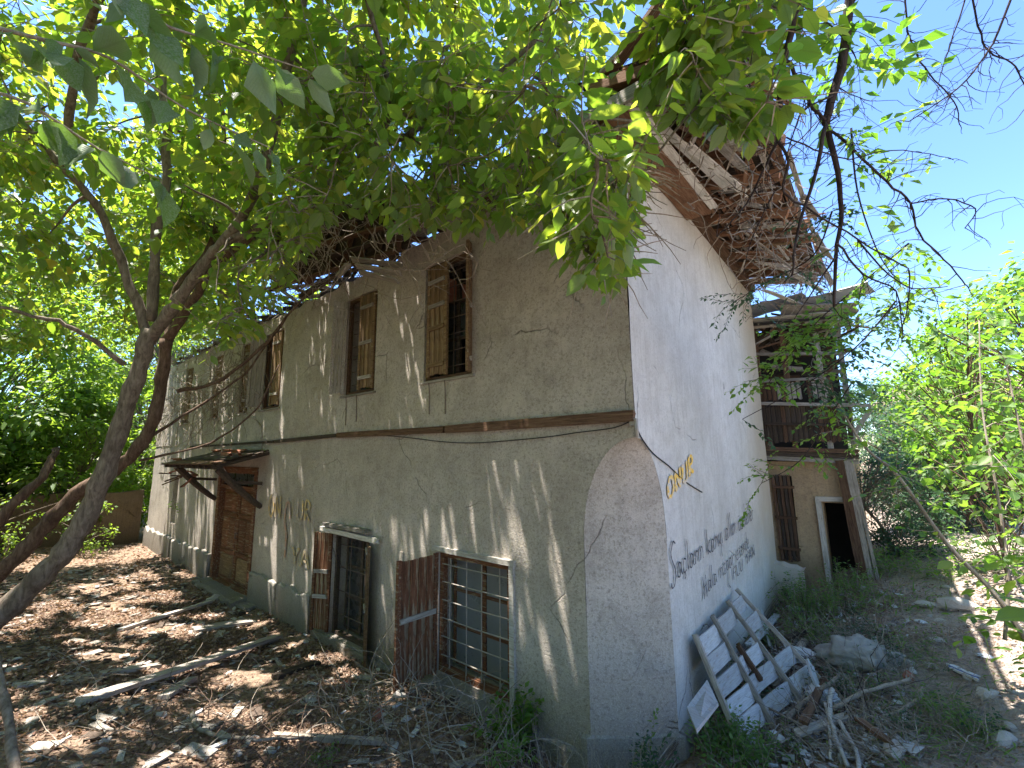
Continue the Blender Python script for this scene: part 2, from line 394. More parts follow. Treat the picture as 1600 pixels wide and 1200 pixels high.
def wall_grid(ax0, ax1, z0, z1, holes, fn, step=.11):
    """surface cells between cuts, leaving the holes open"""
    def cuts(lo, hi, marks):
        c = sorted(set([lo, hi]+[m for m in marks if lo < m < hi])); out = []
        for a, b in zip(c, c[1:]):
            k = max(1, int(round((b-a)/step))); out += [a+(b-a)*i/k for i in range(k)]
        return out+[hi]
    xs = cuts(ax0, ax1, [h[0] for h in holes]+[h[1] for h in holes]); zs = cuts(z0, z1, [h[2] for h in holes]+[h[3] for h in holes]+ZARCH)
    mb = MB(); idx = {}
    def vid(i, j):
        if (i, j) not in idx: idx[(i, j)] = len(mb.v); mb.v.append(fn(xs[i], zs[j]))
        return idx[(i, j)]
    for i in range(len(xs)-1):
        for j in range(len(zs)-1):
            cx, cz = (xs[i]+xs[i+1])/2, (zs[j]+zs[j+1])/2
            if any(h[0] < cx < h[1] and h[2] < cz < h[3] for h in holes): continue
            mb.f.append((vid(i, j), vid(i+1, j), vid(i+1, j+1), vid(i, j+1)))
    return mb
def edge_damp(x, z, holes, d=.12):
    k = 1.
    for h in holes:
        dx = max(h[0]-x, x-h[1], 0); dz = max(h[2]-z, z-h[3], 0); k = min(k, math.hypot(dx, dz)/d)
    return min(1, k)
CRx = 0.
# lower facade
def f_low(x, z):
    if x > -.8:                                     # squeeze the last strip up to the cut corner
        t = (x+.8)/.8; x = -.8+t*(.8-off(z))
    return (x, undul(x, z)*edge_damp(x, z, LOWO), z)
def reveal(mb, o, y0=0., y1=.42):
    a, b, z0, z1 = o
    mb.add([(a, y0, z0), (a, y1, z0), (a, y1, z1), (a, y0, z1)], [(0, 3, 2, 1)])
    mb.add([(b, y0, z0), (b, y1, z0), (b, y1, z1), (b, y0, z1)], [(0, 1, 2, 3)])
    mb.add([(a, y0, z1), (b, y0, z1), (b, y1, z1), (a, y1, z1)], [(0, 3, 2, 1)])
    mb.add([(a, y0, z0), (b, y0, z0), (b, y1, z0), (a, y1, z0)], [(0, 1, 2, 3)])
mb = wall_grid(LX, 0, -.4, ZB+.05, LOWO, f_low)
for o in LOWO: reveal(mb, o)
obj('facade_wall', mb, M_front, house, True)
# upper facade, top edge crumbled where the eave has fallen
def f_up(x, z):
    zt = z
    if z > ZT-.15 and x < -3.4: zt = z-.07-.10*noise.noise(Vector((x*2.3, 0, 1)))
    return (x, -.012+undul(x, z, 3)*edge_damp(x, z, openings), zt)
mb = wall_grid(LX, 0, ZB+.05, ZT, openings, f_up)
for o in openings: reveal(mb, o, -.012)
mb.add([(LX, -.012, ZB+.05), (-0.0, -.012, ZB+.05), (0, .2, ZB+.05), (LX, .2, ZB+.05)], [(0, 3, 2, 1)])
obj('upper_facade_wall', mb, M_front, house, True)
# cut corner face with its pointed arch top
mb = MB()
def f_ch(u, v):
    z = zch[int(round(v*(len(zch)-1)))]; o = max(off(z), .0005); x = -o+u*o; y = u*o
    b = math.sin(u*math.pi)*.012*min(1, o/.3)
    return (x+b, y-b, z)
zch = lerpl(-.4, 1.95, 22)+ZARCH[1:]; mb.grid(8, len(zch)-1, f_ch); obj('chamfered_corner', mb, M_front, house, True)
# side wall
def f_side(y, z):
    if y < .8:
        t = y/.8; o = off(z); y = o+t*(.8-o)
    zz = z
    if z > ZT+.1: zz = z-.05-.06*noise.noise(Vector((0, y*2.1, 4)))
    return (.0+undul(y, z, 9), y, zz)
sm = wall_grid(0, WY, -.4, 5.9, [], f_side, .12)
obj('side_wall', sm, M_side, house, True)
# hidden faces of the shell: end wall, rear wall, floors, inner dark skins
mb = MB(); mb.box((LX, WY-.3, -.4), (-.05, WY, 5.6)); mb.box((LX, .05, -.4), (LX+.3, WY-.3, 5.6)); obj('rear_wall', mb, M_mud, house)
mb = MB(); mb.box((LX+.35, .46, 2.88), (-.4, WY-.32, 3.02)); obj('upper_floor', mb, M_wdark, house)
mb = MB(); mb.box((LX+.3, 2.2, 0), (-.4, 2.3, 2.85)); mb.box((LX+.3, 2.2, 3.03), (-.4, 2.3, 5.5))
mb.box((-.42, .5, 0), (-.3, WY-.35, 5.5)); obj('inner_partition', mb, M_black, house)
mb = MB(); mb.box((-3.3, .3, 5.46), (-.35, WY-.32, 5.54)); mb.box((LX+.3, 2.31, 5.46), (-3.3, WY-.32, 5.54)); obj('attic_floor', mb, M_wdark, house)

# ledges and plinth
def rough_block(mb, x0, x1, z0, z1, d, n=10, amp=.03, y0=0.):
    xs = lerpl(x0, x1, n); base = len(mb.v)
    for i, x in enumerate(xs):
        zt = z1+amp*noise.noise(Vector((x*3.3, 1, 2)))*2; dd = d*(1+.3*noise.noise(Vector((x*2.7, 5, 2))))
        mb.v += [(x, y0-dd, z0), (x, y0-dd, zt-.02), (x, y0-dd*.8, zt), (x, y0+.01, zt+.004)]
    for i in range(n-1):
        for k in range(3): a = base+i*4+k; mb.f.append((a, a+4, a+5, a+1))
    e = base+(n-1)*4; mb.f += [(base, base+1, base+2, base+3), (e+3, e+2, e+1, e)]
for (a, b) in ((-7.9, -5.5), (-13.3, -10.32), (-16.4, -13.5)):
    mb = MB(); rough_block(mb, a, b, -.3, .54, .07, 40, .05); obj('plinth', mb, M_plinth, house)
mb = MB(); rough_block(mb, -5.42, -3.28, -.4, .10, .05, 30, .015); obj('plinth', mb, M_plinth, house)
mb = MB(); rough_block(mb, -3.25, -.62, -.4, .2, .05, 30, .03); obj('plinth', mb, M_plinth, house)
# stone footing under the cut corner
mb = MB()
d = .045
mb.add([(-.62, -d, -.3), (-.55-d*.3, -d, -.3), (d, .55+d*.3, -.3), (d, .9, -.3), (-.62, -d, .33), (-.55-d*.3, -d, .34), (d, .55+d*.3, .30), (d, .9, .26),
        (-.62, 0, .35), (-.54, 0, .36), (0, .54, .33), (0, .9, .29)],
       [(0,1,5,4), (1,2,6,5), (2,3,7,6), (4,5,9,8), (5,6,10,9), (6,7,11,10), (0,4,8), (3,11,7)])
obj('corner_footing', mb, M_plinth, house)
# shallow vertical plaster pilaster edge left of the barred window (a thick render patch)
mb = MB(); mb.box((-3.27, -.022, .2), (-3.2, .0, 1.5)); obj('render_edge', mb, M_front, house)

# timber string course between the storeys
def sag(x): return .02*math.sin(x*1.1)-.012*abs(x)*.3
for (a, b, h, dd) in ((-2.4, .02, .10, .045), (-4.95, -2.42, .085, .04), (-7.3, -4.97, .06, .03), (-12.6, -7.32, .05, .03)):
    plank('string_course', (b, -.012-dd/2, 3.045+sag(b)), (a, -.012-dd/2, 3.045+sag(a)), h, dd, M_wbrown if h > .07 else M_wdark, house, up=(0, 1, 0), rag=.02)
# cable hanging below the string course and round the corner down the side wall
cab = MB()
pts = [at(1085, 768, 1) for _ in range(0)]
pf = [(990, 655), (960, 668), (900, 676), (860, 682), (800, 688), (740, 692), (690, 690), (640, 684), (600, 680)]
ppts = smooth_path([onplane(px, py, 1, -.03) for px, py in pf], 4)
cab.tube(ppts, .006, 5)
ps = [(991, 655), (1000, 680), (1020, 708), (1045, 728), (1070, 752), (1097, 769)]
cab.tube(smooth_path([onplane(px, py, 0, .012) for px, py in ps], 4), .0065, 5)
tag(obj('loose_cable', cab, M_cable), 'thin black cable sagging under the timber band and round the corner', 'cable')
mb = MB(); mb.tube([(.02, -.03, 3.0), (.03, -.05, 2.93), (.025, -.03, 2.86)], .018, 6); mb.box((-.03, -.05, 2.96), (.03, -.012, 3.02)); obj('cable_anchor', mb, M_ironp, house)

# ------------------------------------------------------------------ windows
def window(a, b, z0, z1, yf, fw, fmat, nv, nh, pane_mat, barmat, mull=True, sill=True, depth=.06, bary=None):
    w_ = obj('window', (lambda m: (m.box((a, yf, z0), (a+fw, yf+depth, z1)), m.box((b-fw, yf, z0), (b, yf+depth, z1)), m.box((a+fw, yf, z1-fw), (b-fw, yf+depth, z1)), m.box((a+fw, yf, z0), (b-fw, yf+depth, z0+fw)), m)[-1])(MB()), fmat, house)
    y = yf+.12 if bary is None else bary
    ins = MB(); ia, ib, iz0, iz1 = a+fw, b-fw, z0+fw, z1-fw; cx = (ia+ib)/2
    ys = yf+depth+.10
    s = .04
    ins.box((ia, ys, iz0), (ia+s, ys+.035, iz1)); ins.box((ib-s, ys, iz0), (ib, ys+.035, iz1))
    if mull: ins.box((cx-s*.8, ys-.005, iz0), (cx+s*.8, ys+.04, iz1))
    zs = [iz0+(iz1-iz0)*k/3 for k in (0, 1, 2, 3)]
    for z in zs: ins.box((ia+s, ys+.002, z-.018), (cx-s*.8, ys+.03, z+.018)); ins.box((cx+s*.8, ys+.002, z-.018), (ib-s, ys+.03, z+.018))
    obj('sash', ins, M_wdark if pane_mat is M_glass else M_wred, w_, world=None)
    for (xa, xb) in ((ia+s, cx-s*.8), (cx+s*.8, ib-s)):
        for k in range(3):
            if R.random() < .3 and pane_mat is M_glass: continue
            m = MB(); m.box((xa, ys+.012, zs[k]+.018), (xb, ys+.016, zs[k+1]-.018)); obj('pane', m, pane_mat, w_)
    for k in range(nv):
        x = ia+(ib-ia)*(k+.5+R.uniform(-.08, .08))/nv
        m = MB(); m.tube([(x, y, iz0-.03), (x+R.uniform(-.008, .008), y, (iz0+iz1)/2), (x, y, iz1+.02)], .0075, 6); obj('grille_bar', m, barmat, w_)
    for k in range(nh):
        z = iz0+(iz1-iz0)*(k+.6)/nh
        m = MB(); m.tube([(ia-.02, y-.012, z), ((ia+ib)/2, y-.014, z+R.uniform(-.012, .004)), (ib+.02, y-.012, z)], .007, 6); obj('grille_bar', m, barmat, w_)
    if sill:
        m = MB(); m.box((a-.06, yf-.07, z0-.035), (b+.05, yf+.05, z0-.003)); obj('sill', m, M_wgrey, w_)
    return w_
def shutter(name_, hinge, outer, z0, z1, mat, nb=3, battens=(.12, .5, .9), facing=None):
    """leaf of vertical boards from hinge point to outer point (both x,y)"""
    hx, hy = hinge; ox, oy = outer
    d = Vector((ox-hx, oy-hy, 0)); L = d.length; d.normalize(); n = Vector((-d.y, d.x, 0))
    if facing is not None and n.dot(Vector(facing)) < 0: n = -n
    root = thing_part = None
    m = MB(); e = .012
    # stiles and rails as the frame mesh
    def bx(u0, u1, za, zb, t0, t1):
        vs = []
        for z in (za, zb):
            for (u, t) in ((u0, t0), (u1, t0), (u1, t1), (u0, t1)):
                p = Vector((hx, hy, z))+d*u+n*t; vs.append(tuple(p))
        m.add(vs, [(0,3,2,1),(4,5,6,7),(0,1,5,4),(1,2,6,5),(2,3,7,6),(3,0,4,7)])
    bx(0, .05, z0, z1, -.018, .018); bx(L-.05, L, z0, z1, -.018, .018)
    sh = obj('shutter', m, mat, house)
    for k in range(nb):
        u = .052+(L-.104)*(k+.5)/nb
        p = Vector((hx, hy, 0))+d*u
        plank('board', (p.x, p.y, z0+.01+R.uniform(0, .02)), (p.x, p.y, z1-.01), (L-.104)/nb-.006, .018, mat, sh, up=tuple(n), rag=.01)
    for t in battens:
        z = z0+(z1-z0)*t
        q0 = Vector((hx, hy, z))+d*.03+n*.026; q1 = Vector((hx, hy, z+R.uniform(-.01, .01)))+d*(L-.03)+n*.026
        plank('batten', q0, q1, .055, .022, mat if R.random() < .4 else M_wgrey, sh, up=tuple(n), rag=.015)
    return sh
# upper floor windows
for i, (a, b) in enumerate(UP):
    window(a, b, UZ0, UZ1, .03, .05, M_wbrown, 3 if i < 3 else 2, 7, M_glass, M_iron, True, True, .05, .12)
a, b = UP[0]; mx = (a+b)/2
shutter('', (a+.055, .0), (mx+.01, -.015), UZ0+.05, UZ1-.03, M_wshut, 3, (.1, .42, .62, .84), (0, -1, 0))
shutter('', (b-.02, -.02), (b+.035, -.13), UZ0+.02, UZ1+.05, M_wshut, 2, (.1, .5, .88), (1, 0, 0))
a, b = UP[1]; mx = (a+b)/2
shutter('', (b-.055, .0), (mx-.01, -.02), UZ0+.05, UZ1-.03, M_wshut, 3, (.12, .48, .86), (0, -1, 0))
shutter('', (a+.02, -.02), (a-.10, -.2), UZ0+.02, UZ1-.02, M_wgrey, 2, (.1, .5, .88), (-1, 0, 0))
for i in (2, 3, 4, 5):
    a, b = UP[i]; mx = (a+b)/2
    shutter('', (b-.05, .0), (mx+.02, -.03), UZ0+.05, UZ1-.03, M_wshut, 2, (.15, .85), (0, -1, 0))
    if i == 2: shutter('', (a+.05, .0), (a-.12, -.25), UZ0+.05, UZ1-.03, M_wgrey, 2, (.15, .85), (-1, 0, 0))
# shutter stays hanging below the sills
for x in (-2.72, -2.42, -4.72, -4.42):
    m = MB(); m.tube([(x, -.045, UZ0-.03), (x+.005, -.035, UZ0-.2), (x, -.03, UZ0-.42-R.uniform(0, .06))], .007, 5)
    obj('shutter_hook', m, M_iron, house)
# barred window near the corner
WB = window(-2.53, -1.43, .30, 1.60, .02, .06, M_wred, 4, 6, M_glassg, M_ironp, True, False, .07, .035)
m = MB(); m.box((-2.62, -.035, 1.6), (-1.36, .04, 1.655)); m.box((-1.43, -.03, .2), (-1.37, .03, 1.598)); obj('window_casing', m, M_wpale, house)
m = MB(); m.box((-2.5, .24, .3), (-1.45, .26, 1.6)); obj('window_backing', m, M_curtain, house)
shutter('', (-2.53, -.02), (-2.56, -.565), .28, 1.585, M_wred, 4, (.52,), (1, 0, 0))
m = MB(); m.box((-2.75, -.30, .06), (-1.25, -.0, .22)); obj('window_ledge', m, M_plinth, house)
# dark window with both shutters open
WA = window(-4.97, -4.0, .12, 1.55, .05, .05, M_wdark, 2, 4, M_glass, M_iron, True, True, .06, .14)
shutter('', (-4.97, -.01), (-5.28, -.13), .14, 1.56, M_wred, 3, (.35, .6), (0, -1, 0))
shutter('', (-4.0, -.01), (-3.74, -.16), .06, 1.52, M_wshut, 3, (.45, .95), (0, -1, 0))
plank('lintel_board', (-5.3, -.05, 1.60), (-3.65, -.07, 1.59), .07, .04, M_wpale, house, up=(0, 1, 0), rag=.04)
plank('lintel_board', (-5.15, -.06, 1.68), (-3.9, -.08, 1.69), .05, .09, M_wgrey, house, up=(0, 1, 0), rag=.06)

# ------------------------------------------------------------------ double door under a small canopy
door = obj('door_frame', (lambda m: (m.box((-10.2, -.03, 0), (-10.06, .16, 2.5)), m.box((-8.12, -.03, 0), (-8.0, .16, 2.5)), m.box((-10.06, -.02, 2.36), (-8.12, .14, 2.5)),
    m.box((-10.06, .0, 2.02), (-8.12, .12, 2.10)), m.box((-10.06, -.03, 0), (-8.12, .14, .07)), m)[-1])(MB()), M_wred, house)
for (xa, xb) in ((-10.05, -9.1), (-9.07, -8.13)):
    y0 = .09; m = MB(); m.box((xa, y0, .075), (xb, y0+.05, 2.01)); lf = obj('door_leaf', m, M_wred, house)
    st = .10
    for (za, zb, pn) in ((.16, .62, 1), (.74, 1.42, 2), (1.52, 1.94, 1)):
        for q in range(pn):
            pa = xa+st+(xb-xa-2*st)*q/pn+.01; pb = xa+st+(xb-xa-2*st)*(q+1)/pn-.01
            m = MB(); i_ = .035
            m.add([(pa, y0-.002, za), (pb, y0-.002, za), (pb, y0-.002, zb), (pa, y0-.002, zb), (pa+i_, y0-.03, za+i_), (pb-i_, y0-.03, za+i_), (pb-i_, y0-.03, zb-i_), (pa+i_, y0-.03, zb-i_)],
                  [(4,5,6,7), (0,1,5,4), (1,2,6,5), (2,3,7,6), (3,0,4,7)])
            obj('door_panel', m, M_wshut if za < .5 else M_wred, lf)
    for z in (.68, 1.47): plank('door_rail', (xa+.03, y0-.012, z), (xb-.03, y0-.012, z), .07, .02, M_wred, lf, up=(0, 1, 0))
m = MB(); m.tube([(-9.02, .06, 1.12), (-9.02, .02, 1.12), (-9.02, .015, 1.02), (-9.02, .055, 1.0)], .012, 6); obj('door_handle', m, M_iron, house)
for xa, xb in ((-10.05, -9.45), (-9.4, -8.75), (-8.7, -8.13)):
    m = MB(); m.box((xa, .06, 2.11), (xb, .065, 2.35)); obj('transom_pane', m, M_glass, house)
m = MB(); rough_block(m, -10.3, -7.9, -.3, .06, .34, 14, .02); obj('door_step', m, M_plinth, house)
# canopy: beam, joists, decking boards and a heap of tiles, timber brackets
cano = obj('door_canopy', (lambda m: (m.box((-10.75, -.9, 2.50), (-7.5, -.82, 2.58)), m)[-1])(MB()), M_wdark, house)
for k in range(9):
    x = -10.65+k*.385; plank('canopy_joist', (x, .0, 2.78), (x+R.uniform(-.03, .03), -.95, 2.53), .06, .06, M_wdark, cano)
for k in range(7):
    y = -.06-k*.145; z = 2.83-(-y)*.26
    plank('canopy_board', (-10.85+R.uniform(0, .2), y, z), (-7.4-R.uniform(0, .2), y, z+R.uniform(-.01, .02)), .135, .022, M_wdark if k < 5 else M_wbrown, cano, up=(0, -.25, 1), rag=.08)
for k in range(9):
    x = R.uniform(-10.7, -7.6); y = R.uniform(-.85, -.1); z = 2.85+y*.26+.03
    m = MB(); s_ = R.uniform(.06, .12)
    m.grid(4, 1, lambda u, v, s=s_: ((v-.5)*s*2.2, (u-.5)*s*1.3, .5*s*math.sin(u*math.pi)))
    M4 = Matrix.Translation((x, y, z)) @ Matrix.Rotation(R.uniform(0, 6), 4, 'Z') @ Matrix.Rotation(R.uniform(-.4, .4), 4, 'X')
    obj('roof_tile', m, M_tile, cano, world=M4)
for x in (-10.35, -7.75):
    m = MB(); p_ = [(x, -.0, 1.75), (x, -.14, 1.86), (x, -.34, 2.04), (x, -.56, 2.26), (x, -.78, 2.5)]
    m.tube(smooth_path(p_, 3), lerpl(.05, .075, 13), 6); obj('canopy_bracket', m, M_wdark, cano)
    plank('canopy_strut', (x, -.02, 2.2), (x, -.5, 2.24), .06, .06, M_wdark, cano)
for k in range(14):     # broken red bricks and board ends hanging at the canopy's left end
    p0 = Vector((-10.5+R.uniform(-.12, .25), -.35-R.uniform(0, .5), 2.5-R.uniform(0, .28)))
    plank('broken_lath', p0, p0+Vector((R.uniform(-.35, -.05), R.uniform(-.35, .1), R.uniform(-.25, .08))), .05, .025, M_brick if k % 2 else M_wbrown, cano, rag=.03)
# panel above the canopy
m = MB(); m.box((-9.9, -.02, 2.86), (-7.9, .01, 3.0)); obj('lintel_panel', m, M_wgrey, house)

# ------------------------------------------------------------------ roof and eaves
roof = obj('roof', (lambda m: (
    m.grid(30, 8, lambda u, v: (-3.2+u*3.2-(0 if u < 1 else 0)-v*0, .1+v*2.7, 5.75+v*1.25)),
    m.grid(60, 12, lambda u, v: (LX+.2+u*(13.2), .75+v*2.05+.2*noise.noise(Vector((u*14, v*2, 7))), 5.85+v*1.1+.1*noise.noise(Vector((u*9, v*2, 1))))),
    m.grid(40, 8, lambda u, v: (LX+u*16.4, WY+.4-v*3.0, 5.75+v*1.25)), m)[-1])(MB()), M_tile, house)
# front eave, intact near the corner
for k in range(8):
    x = .15-k*.47; plank('rafter', (x, .5, 5.86), (x+R.uniform(-.03, .03), -.40-R.uniform(0, .06), 5.67), .07, .08, M_wbrown, roof)
for k in range(4):
    y = -.40+k*.15; plank('eave_board', (1.1, y, 5.735+k*.03), (-3.1-R.uniform(0, .5), y, 5.73+k*.03+R.uniform(-.03, .03)), .14, .02, M_wgrey, roof, up=(0, -.2, 1), rag=.15)
plank('fascia_board', (1.15, -.47, 5.70), (-1.5, -.47, 5.68), .13, .02, M_wgrey, roof, up=(0, 1, 0), rag=.1)
plank('fascia_board', (-1.55, -.46, 5.66), (-3.3, -.44, 5.62), .11, .02, M_wpale, roof, up=(0, 1, 0), rag=.15)
mb = MB(); mb.grid(40, 6, lambda u, v: (1.1-u*4.25, -.44+v*1.0, 5.80+v*.30+.01*noise.noise(Vector((u*14, v*4, 1))))); obj('eave_decking', mb, M_wdark, roof)
# hanging grey sheet of boards at the break
for k in range(3):
    p0 = at(548+k*6, 405+k*10, 5.6); p1 = at(632+k*-5, 415+k*12, 5.25)
    plank('hanging_board', p0, p1, .09, .02, M_wgrey, roof, up=(0, .5, 1), rag=.04)
plank('hanging_board', at(545, 412, 5.6), at(528, 432, 5.9), .08, .03, M_wgrey, roof, rag=.03)
cA, cB, cC, cD = at(425, 455, 7.9), at(470, 318, 7.2), at(655, 285, 5.4), at(640, 385, 5.6)
mb = MB(); mb.grid(10, 8, lambda u, v: tuple(cA.lerp(cD, u).lerp(cB.lerp(cC, u), v)+Vector((0, 0, .10*noise.noise(Vector((u*5, v*5, 3))))))); obj('eave_decking', mb, M_wdark, roof)
for k in range(9):
    u = (k+.5)/9; plank('rafter', cA.lerp(cD, u)+Vector((0, -.03, -.06)), cB.lerp(cC, u)+Vector((R.uniform(-.1, .1), -.08, R.uniform(-.1, .02))), .07, .07, R.choice((M_wdark, M_wbrown)), roof, rag=.05)
for k in range(5):
    v = (k+.3)/5; plank('eave_board', cA.lerp(cB, v)+Vector((0, -.1, -.09)), cD.lerp(cC, v)+Vector((0, -.1, -.09+R.uniform(-.05, .05))), .11, .02, R.choice((M_wdark, M_wbrown, M_wgrey)), roof, rag=.1)
# collapsed stretch: a tangle of broken rafters, boards and laths
for k in range(60):
    x = -3.3-R.random()**1.2*9.5; y = R.uniform(-.45 if x > -6.8 else .05, .9); z = 5.62+R.uniform(-.02, .45)+.12*y
    d_ = Vector((R.gauss(-.2, .8), R.gauss(-.7, .55), R.gauss(.0, .3))).normalized(); L_ = R.uniform(.4, 1.5)
    plank('broken_rafter', Vector((x, y, z))-d_*L_*.4, Vector((x, y, z))+d_*L_*.5, R.choice((.05, .07, .12)), R.choice((.02, .05, .06)), R.choice((M_wdark, M_wbrown, M_wdark, M_wgrey)), roof, rag=.05)
for k in range(16):
    x = -3.4-k*.8; plank('rafter', (x, 2.4, 6.5), (x+R.uniform(-.2, .2), R.uniform(-.1, .3), 5.66), .07, .08, M_wdark, roof)
# twigs and straw lying along the broken eave
m = MB()
for k in range(420):
    x = -3.2-R.random()*13; p = (x, R.uniform(-.35 if x > -6.8 else -.05, .15), 5.6+R.uniform(-.05, .22))
    m.tube(wig(p, (R.gauss(-.5, 1), R.gauss(-.3, .5), R.gauss(-.15, .4)), R.uniform(.25, .8), 3, .25), .004+R.random()*.005, 3, False)
stuff(obj('eave_straw', m, M_twig, roof))

# side eave: thick wall plate, rafters, laths, torn pale boards
plank('wall_plate', (.13, -.42, 5.73), (.16, 1.95, 5.78), .30, .20, M_wroof, roof, rag=.05)
plank('wall_plate', (.30, -.45, 5.66), (.36, 1.9, 5.70), .09, .03, M_wpale, roof, rag=.08)
plank('wall_plate', (.05, 1.98, 5.84), (.05, 5.6, 5.80), .12, .12, M_wbrown, roof, rag=.05)
for k in range(13):
    y = -.42+k*.5; L_ = R.uniform(1.02, 1.28)
    plank('rafter', (-.1, y, 6.0), (L_, y+R.uniform(-.06, .06), 5.74-R.uniform(0, .08)), .09, .10, M_wroof, roof, rag=.03)
nl = 0
for k in range(15):                     # laths running along the eave, in broken lengths
    x = .20+k*.072; y = -.45
    while y < 5.7:
        L_ = R.uniform(.7, 1.9); ye = min(y+L_, 6.0)
        if R.random() < .82:
            z = 6.05-(x*.22); plank('lath', (x+R.uniform(-.015, .015), y, z), (x+R.uniform(-.03, .03), ye, z+R.uniform(-.03, .015)), .052, .016, R.choice((M_wroof, M_wroof, M_wbrown, M_wgrey)), roof, up=(.2, 0, 1), rag=.03); nl += 1
        y = ye+.02
mb = MB(); mb.grid(8, 30, lambda u, v: (-.2+u*1.35, -.42+v*6.1, 6.14-u*.30+.03*noise.noise(Vector((u*4, v*9, 1))))); obj('eave_decking', mb, M_wdark, roof)
for k in range(17):                     # torn pale soffit boards hanging from the outer edge
    y = R.uniform(.2, 5.2); x0 = R.uniform(.35, .6); x1 = R.uniform(.9, 1.3)
    plank('soffit_board', (x0, y+R.uniform(-.3, .3), 5.84-R.uniform(0, .12)), (x1, y, 5.68-R.uniform(0, .16)), R.uniform(.06, .13), .018, R.choice((M_wpale, M_wgrey, M_wbrown, M_wgrey, M_wshut)), roof, up=(.1, .15, 1), rag=.28)
for (x0, y0, z0, x1, y1, z1) in ((.30, -.35, 5.72, .62, 1.7, 5.70), (.52, -.4, 5.74, .85, 1.2, 5.62), (.45, .2, 5.66, .75, 1.9, 5.70), (1.2, 2.2, 5.74, 1.32, 3.3, 5.78), (1.22, 3.3, 5.70, 1.34, 4.6, 5.66), (1.18, 4.4, 5.7, 1.3, 5.9, 5.6), (.7, 3.9, 5.56, 1.2, 5.6, 5.44), (.3, 4.6, 5.5, .95, 6.0, 5.3)):
    plank('soffit_board', (x0, y0, z0), (x1, y1, z1), .09, .02, R.choice((M_wpale, M_wgrey)), roof, up=(.1, .1, 1), rag=.3)
for k in range(70):
    y = R.uniform(-.3, 5.6); x = R.uniform(.2, 1.2); p0 = Vector((x, y, 5.86-x*.12))
    plank('broken_lath', p0, p0+Vector((R.gauss(0, .25), R.gauss(0, .35), -R.uniform(.02, .28))), R.uniform(.02, .05), .012, R.choice((M_wroof, M_wgrey, M_wpale, M_wbrown)), roof, rag=.08)
# upper roof wreckage over the corner, with a red painted board and an orange end
for k in range(12):
    p0 = Vector((R.uniform(-.3, 1.0), R.uniform(-.3, 1.6), R.uniform(6.15, 6.9))); d_ = Vector((R.gauss(0, 1), R.gauss(0, .6), R.gauss(0, .35))).normalized()
    plank('broken_rafter', p0-d_*.4, p0+d_*.5, .10, .05, R.choice((M_wgrey, M_wbrown, M_wpale)), roof, rag=.06)
plank('red_board', onplane(1010, 112, 2, 6.4), onplane(1062, 66, 2, 6.75), .2, .03, M_wred, roof)
plank('eave_board', onplane(1095, 92, 2, 6.2), onplane(1112, 128, 2, 6.05), .12, .03, M_wshut, roof)

print('house parts', len(bpy.data.objects))

# ------------------------------------------------------------------ rear wing with the wooden balcony
wing = thing('timber_wing', 'ruined ochre rear wing with plank balconies and an open dark doorway', 'wing', (.5, 6.1, .4))
YW = 6.1
def W3(x, z, dy=0): return (x, YW+dy, z)
holes = [(.74, 1.09, .3, 1.80), (.02, .30, .75, 2.25)]
mb = wall_grid(-.6, 1.22, .1, 2.52, holes, lambda x, z: (x, YW+undul(x, z, 5), z), .12)
for o in holes: reveal(mb, o, YW, YW+.3)
mb.add([(1.22, YW, .1), (1.22, YW+3.5, .1), (1.22, YW+3.5, 2.52), (1.22, YW, 2.52)], [(0, 1, 2, 3)])
obj('lower_wall', mb, M_ochre, wing, True)
m = MB(); m.box((-.6, YW+.9, 0), (1.2, YW+1.0, 2.5)); m.box((-.6, YW+1.0, 2.5), (1.15, YW+1.1, 5.3)); m.box((-.6, YW+.02, 2.5), (1.2, YW+.99, 2.56)); m.box((.5, YW+.32, .1), (1.2, YW+.34, .12)); m.box((1.19, YW+.31, .1), (1.215, YW+.9, 2.5)); m.add([(-.6, YW-.45, 5.16), (1.45, YW-.45, 4.98), (1.45, YW+1.6, 5.3), (-.6, YW+1.6, 5.5), (-.6, YW-.45, 5.2), (1.45, YW-.45, 5.02), (1.45, YW+1.6, 5.34), (-.6, YW+1.6, 5.54)], [(0,3,2,1),(4,5,6,7),(0,1,5,4),(1,2,6,5),(2,3,7,6),(3,0,4,7)]); obj('inner_wall', m, M_black, wing)  # near-black box; slab, side wall and roof deck added to keep openings dark
m = MB(); m.box((-.6, YW-.02, 0.1), (1.18, YW+.88, .3)); obj('floor', m, M_mud, wing)
# door surround and the old slatted shutter door at the left
plank('door_post', W3(.70, .35, -.03), W3(.67, 1.88, -.03), .08, .06, M_wpale, wing, up=(0, 1, 0))
plank('door_post', W3(1.13, .35, -.03), W3(1.10, 1.88, -.03), .06, .06, M_wshut, wing, up=(0, 1, 0))
plank('door_lintel', W3(.64, 1.86, -.035), W3(1.16, 1.88, -.035), .08, .06, M_wpale, wing, up=(0, 1, 0))
for k in range(5): plank('slat', W3(.03+k*.062, .72, -.03), W3(.0+k*.062, 2.28, -.03), .052, .025, M_wdark if k % 2 else M_wbrown, wing, up=(0, 1, 0), rag=.03)
for z in (.95, 1.5, 2.05): plank('cross_slat', W3(-.02, z, -.055), W3(.33, z, -.055), .05, .02, M_wbrown, wing, up=(0, 1, 0))
